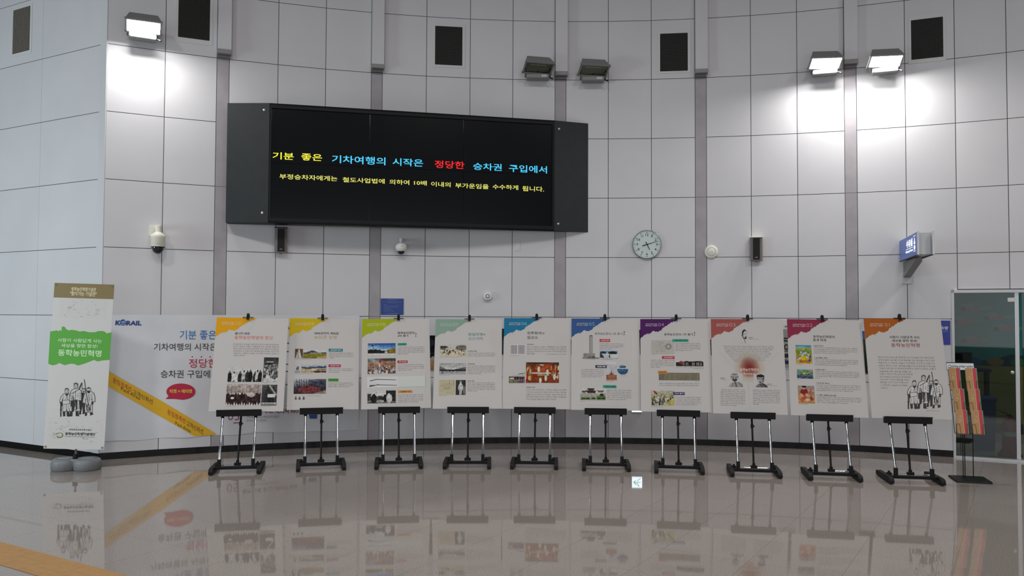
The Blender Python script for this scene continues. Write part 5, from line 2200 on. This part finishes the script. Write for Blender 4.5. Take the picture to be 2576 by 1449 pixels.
exhibit(10, [(132, 48), (1165, 65), (1080, 1380), (15, 1392)], (214, 154, 24), 'splash orange yellow',
        'exhibition board 10 with an orange-yellow corner and four monochrome photographs',
        [('t', '끝나지 않은', 394, 262, 610, 298, 'title black ink', (40, 36, 36), .02), ('t', '동학농민혁명의 정신', 388, 314, 934, 366, 'title rust ink', (205, 82, 40), .004),
         ('b', 368, 422, 1026, 614, 6, .25), ('p', 'march', 295, 744, 780, 970), ('p', 'rally', 800, 622, 1010, 970), ('p', 'crowd', 270, 1004, 762, 1300),
         ('p', 'road', 774, 1008, 990, 1298), ('c', 290, 978, 470, 988), ('c', 790, 978, 870, 986), ('c', 262, 1312, 410, 1321), ('c', 768, 1308, 900, 1317)])
exhibit(9, [(82, 68), (1090, 70), (1090, 1398), (28, 1395)], (196, 168, 26), 'splash lemon yellow',
        'exhibition board 09 with a lemon-yellow corner and landscape photographs',
        [('t', '1895년까지 계속된', 434, 264, 790, 300, 'title black ink', (40, 36, 36), .02), ('t', '농민군 항쟁', 432, 314, 762, 364, 'title olive ink', (170, 150, 80), .004),
         ('p', 'statue', 152, 510, 266, 648), ('p', 'field', 272, 520, 612, 648), ('p', 'memorial', 146, 745, 230, 860), ('p', 'valley', 245, 740, 608, 857),
         ('p', 'rocks', 134, 948, 605, 1164), ('p', 'seals', 140, 1196, 312, 1250),
         ('g', 'teal', '농민군의 봉기', 644, 506, 852, 546, False), ('b', 644, 556, 1004, 656, 4, .22), ('g', 'crim', '농민군 정신', 642, 736, 822, 774, False),
         ('b', 642, 786, 1004, 862, 3, .42), ('g', 'green', '전주성', 634, 942, 790, 984, True), ('b', 636, 996, 1004, 1074, 3, .84), ('c', 148, 660, 390, 668), ('c', 148, 868, 390, 876), ('c', 340, 1190, 530, 1200)])
exhibit(8, [(75, 75), (1038, 65), (1068, 1362), (45, 1395)], (156, 168, 26), 'splash lime green',
        'exhibition board 08 with a lime-green corner, rifles and battle pictures',
        [('t', '동학농민군의', 584, 254, 824, 290, 'title black ink', (40, 36, 36), .02), ('t', '2차 봉기', 582, 298, 738, 330, 'title black ink', (40, 36, 36), .02),
         ('y', [(832, 324), (844, 310), (858, 324)], 'title black ink', (40, 36, 36)), ('l', [(844, 312), (842, 266)], .003, 'title black ink', (40, 36, 36)), ('y', [(842, 270), (860, 286), (842, 292)], 'title black ink', (40, 36, 36)),
         ('p', 'park', 152, 424, 554, 602), ('p', 'battle', 148, 642, 554, 866), ('p', 'arrest', 140, 1112, 554, 1300),
         ('q', 136, 892, 984, 1076, 'rifle field white', (236, 236, 238), .0009), ('q', 592, 892, 984, 1050, 'rifle field pale', (226, 232, 226), .0011),
         ('l', [(984, 892), (984, 1050), (592, 1056)], .003, 'field shadow', (176, 180, 176)),
         ('y', [(176, 970), (184, 980), (274, 954), (556, 960), (556, 952), (330, 946), (272, 944)], 'rifle black ink', (44, 40, 42)),
         ('y', [(172, 1034), (174, 1062), (196, 1058), (290, 1034), (572, 1038), (572, 1030), (330, 1026), (290, 1020), (270, 1030)], 'rifle black ink', (44, 40, 42)),
         ('g', 'mint', '다시 봉기', 584, 418, 712, 454, True), ('b', 586, 464, 970, 586, 5, .38), ('g', 'red', '우리 농민군', 580, 670, 726, 710, False), ('b', 586, 720, 964, 822, 4, .55),
         ('b', 600, 932, 948, 1038, 5, .9, 1), ('g', 'orange', '사람들의 정신', 586, 1104, 796, 1146, True), ('b', 588, 1160, 952, 1290, 5, .82), ('c', 152, 612, 250, 620), ('c', 148, 874, 330, 882), ('c', 142, 1308, 450, 1318), ('c', 168, 926, 300, 934), ('c', 172, 1004, 306, 1012)])
exhibit(7, [(100, 80), (1053, 75), (1055, 1392), (48, 1397)], (132, 160, 144), 'splash sage green',
        'exhibition board 07 with a sage-green corner, teal title and old prints',
        [('t', '청일전쟁', 566, 274, 776, 318, 'title teal ink', (70, 132, 134), .012), ('t', '과', 782, 286, 816, 312, 'title black ink', (40, 36, 36), .01), ('t', '갑오개혁', 566, 336, 776, 380, 'title blue teal ink', (92, 144, 150), .008),
         ('p', 'woodcut', 160, 452, 538, 622), ('p', 'inkhills', 150, 722, 532, 885), ('p', 'oldmap', 143, 970, 372, 1190), ('p', 'prisoner', 385, 970, 527, 1190),
         ('h', '경복궁 점령', 562, 534, 690, 552), ('b', 560, 560, 956, 626, 3, .98), ('h', '청일전쟁', 558, 722, 660, 740), ('b', 554, 748, 956, 886, 6, .5),
         ('h', '갑오개혁', 554, 974, 654, 992), ('b', 552, 1000, 956, 1144, 6, .36), ('c', 160, 632, 416, 640), ('c', 148, 894, 302, 902), ('c', 138, 1200, 246, 1209)])
exhibit(6, [(55, 58), (1012, 60), (1028, 1385), (20, 1375)], (32, 114, 152), 'splash cyan blue',
        'exhibition board 06 with a cyan-blue corner and a large orange-brown painting',
        [('t', '전주화약', 384, 254, 592, 296, 'title navy ink', (44, 40, 66), .012), ('t', '과', 598, 264, 634, 294, 'title black ink', (40, 36, 36), .01), ('t', '집강소', 384, 316, 540, 360, 'title navy ink', (52, 46, 84), .012),
         ('q', 134, 436, 356, 588, 'document card', (236, 236, 236), .0009), ('p', 'page', 144, 446, 240, 577), ('p', 'page', 252, 446, 348, 577),
         ('q', 360, 692, 852, 1002, 'painting border', (236, 232, 224), .0009), ('p', 'assembly', 365, 698, 846, 998), ('p', 'house', 120, 850, 350, 998),
         ('h', '전주화약', 384, 430, 480, 446), ('b', 380, 458, 950, 590, 4, .2), ('h', '집강소 설치', 372, 1052, 500, 1070), ('b', 370, 1082, 952, 1256, 5, .75), ('c', 130, 597, 270, 605), ('c', 656, 574, 944, 586), ('c', 122, 1006, 184, 1013), ('c', 366, 1006, 520, 1014)])
exhibit(5, [(45, 62), (1025, 72), (1062, 1405), (40, 1392)], (54, 86, 138), 'splash denim blue',
        'exhibition board 05 with a denim-blue corner, tall tower and round lake picture',
        [('t', '동학농민군의 1차 봉기', 384, 270, 784, 304, 'title grey ink', (62, 60, 64), .006),
         ('y', [(796, 304), (810, 290), (824, 304)], 'title black ink', (40, 36, 36)), ('l', [(810, 292), (806, 248)], .003, 'title black ink', (40, 36, 36)), ('y', [(806, 252), (826, 264), (808, 276)], 'title black ink', (40, 36, 36)),
         ('l', [(840, 288), (936, 292), (946, 840), (860, 846)], .005, 'pale frame line', (240, 240, 240)), ('l', [(160, 850), (156, 1296), (540, 1304)], .005, 'pale frame line', (240, 240, 240)),
         ('p', 'tower', 205, 308, 450, 654), ('p', 'arch', 460, 537, 716, 650), ('q', 548, 696, 700, 800, 'pale card', (232, 232, 236), .0009), ('p', 'obelisk', 552, 726, 703, 970), ('p', 'lake', 708, 732, 874, 884), ('p', 'gate', 172, 1072, 542, 1250),
         ('l', [(640, 820), (728, 752)], .003, 'thin pointer line', (170, 170, 172)), ('g', 'red', '농민군 전투', 456, 366, 606, 404, False), ('b', 456, 422, 798, 520, 4, .52), ('g', 'plum', '세상을 향한', 394, 744, 560, 784, False), ('b', 188, 796, 516, 926, 5, .9),
         ('g', 'mint', '전주성 점령', 506, 1036, 700, 1076, True), ('b', 560, 1096, 914, 1258, 6, .8), ('c', 272, 655, 396, 662), ('c', 486, 655, 640, 663), ('c', 756, 894, 840, 902), ('c', 560, 974, 652, 982), ('c', 172, 1266, 240, 1273)])
exhibit(4, [(32, 73), (1022, 70), (1070, 1410), (45, 1395)], (76, 32, 92), 'splash deep purple',
        'exhibition board 04 with a deep purple corner and a long beige manuscript',
        [('t', '동학농민군의 1차 봉기', 374, 276, 784, 312, 'title black ink', (40, 36, 36), .016),
         ('y', [(796, 310), (808, 298), (820, 310)], 'title black ink', (40, 36, 36)), ('l', [(808, 300), (804, 254)], .003, 'title black ink', (40, 36, 36)), ('y', [(804, 258), (822, 270), (806, 282)], 'title black ink', (40, 36, 36)),
         ('p', 'scroll', 192, 380, 514, 572), ('p', 'horizon', 543, 652, 933, 770), ('p', 'manuscript', 299, 843, 879, 952), ('p', 'skirmish', 190, 1100, 522, 1310),
         ('g', 'mint', '사람이 주인이 되는', 492, 362, 720, 400, True), ('b', 534, 412, 890, 536, 5, .68), ('g', 'red', '고부농민봉기', 344, 606, 522, 644, False), ('b', 182, 652, 522, 780, 5, .42),
         ('g', 'orange', '농민군', 284, 816, 416, 856, True), ('b', 304, 986, 872, 1040, 2, .98), ('g', 'violet', '다시 봉기', 504, 1122, 666, 1160, False), ('b', 542, 1182, 892, 1314, 5, .86), ('c', 200, 580, 246, 587), ('c', 780, 780, 928, 788), ('c', 818, 966, 878, 973), ('c', 192, 1324, 360, 1332)])
exhibit(3, [(18, 68), (1020, 75), (1105, 1412), (45, 1385)], (156, 82, 78), 'splash brick pink',
        'exhibition board 03 with a brick-pink corner, three ink portraits and a red glow',
        [('p', 'glow', 330, 520, 790, 980, .0006), ('t', '동학농민혁명의', 428, 752, 688, 796, 'glow lettering', (238, 215, 205), .004), ('t', '최고지도자', 474, 814, 644, 848, 'glow lettering', (238, 215, 205), .004),
         ('p', 'portrait_a', 430, 208, 548, 408), ('p', 'portrait_b', 240, 822, 464, 1016), ('p', 'portrait_c', 620, 838, 812, 1020),
         ('l', [(120, 516), (330, 720)], .0015, 'hair line', (190, 186, 182)), ('l', [(972, 530), (780, 720)], .0015, 'hair line', (190, 186, 182)), ('l', [(545, 960), (566, 1340)], .0015, 'hair line', (205, 202, 198)),
         ('b', 190, 436, 900, 460, 1, 1), ('b', 200, 460, 896, 484, 1, 1), ('b', 212, 484, 886, 508, 1, 1), ('b', 218, 508, 866, 532, 1, .95), ('b', 232, 532, 866, 556, 1, 1), ('b', 256, 556, 850, 580, 1, 1), ('b', 276, 580, 828, 604, 1, 1), ('b', 300, 604, 806, 628, 1, .96), ('b', 322, 628, 784, 652, 1, 1), ('b', 348, 652, 760, 676, 1, .76),
         ('h', '농민군', 546, 320, 606, 334), ('b', 556, 342, 684, 358, 1, 1), ('h', '농민군', 152, 884, 210, 896), ('b', 160, 904, 282, 920, 1, 1), ('h', '농민군', 812, 970, 874, 982), ('b', 820, 992, 950, 1008, 1, 1),
         ('b', 152, 1042, 502, 1288, 10, .64), ('b', 608, 1050, 990, 1272, 9, .22)])
exhibit(2, [(52, 73), (1077, 85), (1175, 1422), (105, 1385)], (136, 46, 72), 'splash crimson',
        'exhibition board 02 with a crimson corner and three colour paintings down its left side',
        [('t', '동학농민혁명의', 412, 294, 708, 332, 'title black ink', (40, 36, 36), .016), ('t', '발생 배경', 412, 340, 592, 376, 'title black ink', (40, 36, 36), .016),
         ('p', 'harvest', 174, 430, 392, 680), ('p', 'village', 188, 762, 410, 886), ('p', 'official', 206, 984, 430, 1222),
         ('h', '농민의 봉기', 420, 430, 552, 446), ('b', 420, 456, 1018, 552, 4, .76), ('h', '농민들의 생각', 430, 594, 610, 610), ('b', 432, 620, 1030, 716, 4, .74), ('h', '민중의 봉기', 440, 756, 580, 772), ('b', 442, 782, 1044, 896, 5, .1),
         ('h', '우리의 정신', 452, 940, 632, 956), ('b', 456, 968, 1058, 1066, 4, .85), ('h', '사람이 사람답게 사는 세상', 460, 1106, 728, 1122), ('b', 464, 1134, 1074, 1232, 4, .7), ('c', 184, 688, 270, 695), ('c', 190, 894, 220, 901), ('c', 212, 1228, 338, 1236)])
exhibit(1, [(42, 60), (1078, 68), (1228, 1418), (152, 1390)], (166, 90, 34), 'splash burnt orange',
        'exhibition board 01 with a burnt-orange corner and an ink drawing of four farmers',
        [('t', '사람이 사람답게 사는', 388, 294, 798, 330, 'title black ink', (40, 36, 36), .016), ('t', '세상을 향한 함성!', 422, 342, 762, 376, 'title black ink', (40, 36, 36), .016), ('t', '동학농민혁명', 412, 392, 796, 446, 'title maroon ink', (150, 44, 50), .012),
         ('b', 232, 566, 986, 604, 1, 1), ('b', 234, 604, 994, 642, 1, 1), ('b', 238, 642, 996, 678, 1, 1), ('b', 242, 680, 1002, 716, 1, 1), ('b', 246, 716, 1008, 752, 1, 1), ('b', 250, 754, 682, 790, 1, 1), ('b', 256, 790, 700, 826, 1, 1), ('b', 258, 828, 668, 862, 1, 1), ('b', 262, 864, 650, 900, 1, 1), ('b', 264, 900, 630, 936, 1, 1), ('b', 268, 938, 626, 974, 1, 1), ('b', 272, 974, 360, 1010, 1, 1),
         ('f', lambda x, y: (620 + (x - 142) * (483 / 443), 775 + (y - 232) * (495 / 460))), ('c', 884, 1292, 1052, 1302)])

# ------------------------------------------------------------------ roll banner on a water base, far left
xb = (-4.6225, 8.9387, .0617, .0382, .6224, 1.753, .2259, -.0253, -.0265)
Fx = Matrix.Translation((xb[0], xb[1], 0)) @ Matrix.Rotation(xb[2], 4, 'Z')
st = thing('banner_stand', Fx, 'grey water-filled banner base with a slim pole, at the far left', 'banner stand')
b = MB()
# two rounded lobes joined by a lower bridge
prof = []


def lobe(cx):
    q = MB()
    n = 26
    lv = [(0.0, .92), (.012, 1.0), (.08, 1.0), (.105, .93), (.118, .80), (.122, 0.0)]
    vs = []
    for z, k_ in lv:
        for i in range(n):
            a = 2 * math.pi * i / n
            vs.append((cx + .135 * k_ * math.cos(a), .04 + .15 * k_ * math.sin(a), z))
    fs = []
    for j in range(len(lv) - 1):
        for i in range(n):
            fs.append((j * n + i, j * n + (i + 1) % n, (j + 1) * n + (i + 1) % n, (j + 1) * n + i))
    return vs, fs


for cx in (-.115, .115):
    vs, fs = lobe(cx)
    b.add(vs, fs, 0, True)
b.box((0, .04, .075), (.16, .17, .085), ch=.012)
b.build('water_base', noisy('grey mottled plastic', (118, 121, 126), (126, 129, 134), 60, rough=.5), st)
b = MB()
for cx in (-.115, .115):
    b.lathe([(.085, .1225), (.09, .126), (.095, .1225)], 28, c=(cx, .04, 0))
b.build('moulded_ring', mat('grey plastic ring', (120, 124, 130), .5), st)
MB().tube((0, .02, .12), (0, .02, .17), .03, .024, 14).build('pole_socket', M_blackplastic, st)
tl = xb[3]
topz = xb[6] + xb[5] * math.cos(tl)
MB().tube((0, .025, .15), (0, .06, topz - .02), .011, n=12).build('pole', M_grey, st)
ex, ev = Vector((1, 0, 0)), Vector((0, math.sin(tl), math.cos(tl)))
rl = xb[7]
Fbn = Fx @ frame((0, xb[8], xb[6]), ex * math.cos(rl) + ev * math.sin(rl), ev * math.cos(rl) - ex * math.sin(rl))
W, Hh = xb[4], xb[5]
bn2 = thing('hanging_banner', Fbn, 'tall white banner with an olive top, green middle block and farmer drawing', 'banner')
sh = MB()
nx, ny = 8, 24
for j in range(ny + 1):
    for i in range(nx + 1):
        u, v = i / nx, j / ny
        sh.v.append(((u - .5) * W, v * Hh, .004 * math.sin(u * math.pi * 1.0) * (1 - v) * 0 + 0.0))
for j in range(ny):
    for i in range(nx):
        a = j * (nx + 1) + i
        sh.f.append((a, a + 1, a + nx + 2, a + nx + 1))
        sh.m.append(0)
        sh.smooth.append(True)
sh.box((0, Hh / 2, -.002), (W, Hh, .002))
sh.build('banner_cloth', mat('banner cloth', dim((222, 220, 219), .86), .5), bn2)
hb = homography([(139.4, 710.4), (285, 717), (264.6, 1132), (107.6, 1127.6)], [(-W / 2, Hh), (W / 2, Hh), (W / 2, 0), (-W / 2, 0)])
y_ol = hb(200, 748)[1]
MB().quad(-W / 2, y_ol, W / 2, Hh, .001).build('olive_header', mat('olive header print', (134, 116, 74), .5), bn2)
cq = lambda x, y: hb(120 + x / 7.244, 700 + y / 7.244)
g = MB()
a, c = cq(436, 222), cq(876, 172)
put_text(g, '동학농민혁명기념관', a[0], a[1], c[0], c[1], .0018, bold=.02)
a, c = cq(410, 296), cq(890, 240)
put_text(g, '"찾아가는 기념관"', a[0], a[1] - .004, c[0], c[1] - .004, .0018, bold=.02)
g.build('heading', mat('heading cream ink', (226, 214, 180), .5), bn2)
# green block with torn edges
upE = [(56, 925), (130, 915), (180, 905), (200, 925), (240, 900), (262, 930), (262, 850), (290, 838), (320, 850), (345, 890), (390, 912), (440, 900), (520, 912), (590, 935), (640, 925), (690, 930), (740, 948), (860, 950), (920, 930), (1000, 930), (1040, 945), (1070, 975), (1100, 965), (1160, 955)]
c1 = lambda x, y: hb(80 + x / 2.898, 680 + y / 2.898)
dnE = [(568, 638), (520, 640), (480, 648), (455, 636), (420, 650), (380, 664), (340, 676), (310, 664), (285, 662), (240, 672), (200, 655), (180, 668), (150, 672), (122, 660)]
MB().poly([cq(*p) for p in upE] + [c1(*p) for p in dnE], .001).build('green_block', mat('leaf green print', (88, 168, 60), .5), bn2)
g = MB()
for t, x0, y0, x1, y1, bd in (('사람이 사람답게 사는', 185, 1130, 990, 1060, .012), ('세상을 향한 함성!', 250, 1222, 912, 1156, .012), ('동학농민혁명', 190, 1380, 985, 1260, .02)):
    a, c = cq(x0, y0), cq(x1, y1)
    ym_ = (cq(x0, y1)[1] + cq(x1, y1)[1]) / 2
    yn_ = (cq(x0, y0)[1] + cq(x1, y0)[1]) / 2
    put_text(g, t, a[0], yn_, c[0], ym_, .0018, bold=bd)
g.build('title', mat('pale mint ink', (206, 236, 196), .5), bn2)
farmers(bn2, lambda x, y: hb(120 + x / 4.83, 900 + y / 4.83))
print_mesh('ink_texture', 'inkstain', 60, 34, (-W * .40, y_ol - .01), (W * .40, y_ol - .01), (W * .40, y_ol - .22), (-W * .40, y_ol - .22), .0003, bn2, 91, tone=.86)
ylo = hb(190, 1046)[1]
print_mesh('ink_texture', 'inkstain', 60, 50, (-W * .45, ylo), (W * .45, ylo), (W * .45, .05), (-W * .45, .05), .0003, bn2, 92, tone=.86)
cr = lambda x, y: hb(120 + x / 4.83, 900 + y / 4.83)
g = MB()
for t, x0, y0, x1, y1, bd in (('문화체육관광부특수법인', 262, 874, 540, 852, .01), ('동학농민혁명기념재단', 212, 936, 588, 898, .03), ('Donghak Peasant Revolution Foundation', 210, 958, 584, 946, .01)):
    a, c = cr(x0, y0), cr(x1, y1)
    put_text(g, t, a[0], (cr(x0, y0)[1] + cr(x1, y0)[1]) / 2, c[0], (cr(x0, y1)[1] + cr(x1, y1)[1]) / 2, .0018, bold=bd)
g.build('organiser_lettering', M_ink, bn2)
g = MB()
g.line([cr(145 + 42 * math.cos(a), 930 + 30 * math.sin(a)) for a in [math.radians(t) for t in range(-160, 150, 18)]], .006, .0018)
g.line([cr(145 + 34 * math.cos(a), 934 + 22 * math.sin(a)) for a in [math.radians(t) for t in range(-40, 200, 20)]], .004, .0022, 1)
g.line([cr(85, 915), cr(110, 905), cr(135, 900)], .006, .0018)
g.build('organiser_emblem', [mat('emblem olive ink', (140, 150, 70), .5), mat('emblem dark green ink', (60, 80, 50), .5)], bn2)
for cx_, cy_ in ((-W / 2 + .02, .02), (W / 2 - .02, .02), (-W / 2 + .02, Hh - .02), (W / 2 - .02, Hh - .02)):
    MB().lathe([(.012, 0), (.012, .003), (.006, .003), (.006, 0)], 16, c=(cx_, cy_, 0)).build('eyelet', M_grey, bn2)

# ------------------------------------------------------------------ brochure rack by the door
BP = at_floor(2434, 1208)
Fr = Matrix.Translation((BP.x + .02, BP.y, 0)) @ Matrix.Rotation(math.radians(-14), 4, 'Z')
rk = thing('brochure_rack', Fr, 'black wire brochure rack on a flat plate beside the glass door', 'rack')
b = MB()
b.add([(-.16, -.17, .004), (.155, -.17, .004), (.175, -.14, .004), (.175, .17, .004), (-.16, .17, .004),
       (-.155, -.165, .016), (.15, -.165, .016), (.17, -.135, .016), (.17, .165, .016), (-.155, .165, .016)],
      [(4, 3, 2, 1, 0), (5, 6, 7, 8, 9), (0, 1, 6, 5), (1, 2, 7, 6), (2, 3, 8, 7), (3, 4, 9, 8), (4, 0, 5, 9)])
b.build('base_plate', M_black, rk)
for x, y in ((-.045, .05), (-.015, .10), (.052, .06)):
    MB().tube((x, y, .012), (x, y, .55), .0045, n=10).build('rod', M_black, rk)
LZ = .22           # lean of the holder
z0, z1 = .47, 1.12


def lean(z):
    return .02 + (z - z0) * .36


b = MB()
for x in (-.125, .0, .125):
    b.tube((x, lean(z0), z0), (x, lean(z1), z1), .003, n=8)
for z in (.47, .80, 1.10):
    b.tube((-.125, lean(z), z), (.125, lean(z), z), .003, n=8)
b.tube((-.045, .05, .55), (-.045, lean(.9), .9), .0045, n=8)
b.tube((.052, .06, .55), (.052, lean(.9), .9), .0045, n=8)
b.build('wire_frame', M_black, rk)
hdm = frame((-.012, lean(1.10) - .012, 1.105), (1, 0, 0), (0, .30, 1))
g = MB().box((0, .038, 0), (.262, .085, .006))
g.build('header_frame', M_black, rk, hdm)
g = MB().quad(-.13, 0, .13, .072, .0036)
g.build('header_card', mat('header card white', (216, 220, 226), .4), rk, hdm)
g = MB()
put_text(g, '동학농민혁명기념재단', -.078, .024, .124, .048, .0044, bold=.02)
g.line([(-.10 + .016 * math.cos(a), .036 + .012 * math.sin(a)) for a in [math.radians(t) for t in range(-150, 150, 20)]], .005, .0044)
g.build('header_lettering', M_ink, rk, hdm)
M_tan = mat('tan paper', (176, 134, 84), .6)
M_redp = mat('red paper stripe', (186, 44, 58), .5)
M_grn = mat('green paper edge', (112, 124, 98), .6)
M_page = mat('cream page edge', (214, 208, 196), .6)
names = {0: 'top', 1: 'middle', 2: 'bottom'}
for r_ in range(3):
    zz = (.885, .676, .465)[r_]
    for c_ in range(2):
        x = (-.078, .080)[c_] + .012 * (r_ > 0) * (c_ == 0)
        fr_ = frame((x, lean(zz) - .030 - .022 * r_, zz + .008), (1, 0, 0), (0, .30, 1))
        # holder wires
        b = MB()
        b.tube((-.057, .10, .016), (-.057, .0, .016), .0014, n=6)
        b.tube((.057, .10, .016), (.057, .0, .016), .0014, n=6)
        b.tube((-.057, .10, .016), (-.03, .10, .018), .0014, n=6)
        b.tube((-.03, .10, .018), (-.022, .0, .018), .0014, n=6)
        b.tube((.057, .10, .016), (.04, .10, .018), .0014, n=6)
        b.tube((.04, .10, .018), (.034, .0, .018), .0014, n=6)
        b.tube((-.057, .0, .016), (.057, .0, .016), .0014, n=6)
        b.tube((-.057, .0, -.012), (-.057, .0, .016), .0014, n=6)
        b.tube((.057, .0, -.012), (.057, .0, .016), .0014, n=6)
        b.build('pocket', M_black, rk, fr_)
        br_ = thing('brochure', Fr @ fr_, 'tan brochure stack with a red stripe, %s row of the %s rack column' % (names[r_], ('left', 'right')[c_]), 'brochure', 'tan and red brochures in the rack by the door')
        MB().box((0, .122, 0), (.108, .244, .016)).build('pages', M_page, br_)
        MB().quad(-.054, .002, .009, .243, .0084).build('tan_cover', M_tan, br_)
        MB().quad(.012, .002, .042, .243, .0084).build('red_stripe', M_redp, br_)
        MB().quad(.009, .002, .012, .243, .0084).build('pale_line', mat('pale pink line', (226, 190, 180), .5), br_)
        MB().quad(.042, .002, .054, .243, .0084).build('green_edge', M_grn, br_)
        g = put_text(MB(), '전시', -.030, .115, -.006, .16, .0092, bold=.0)
        put_text(g, '기념', -.024, .168, -.004, .19, .0092, bold=.0)
        g.build('cover_lettering', mat('pale cover ink', (214, 190, 150), .5), br_)
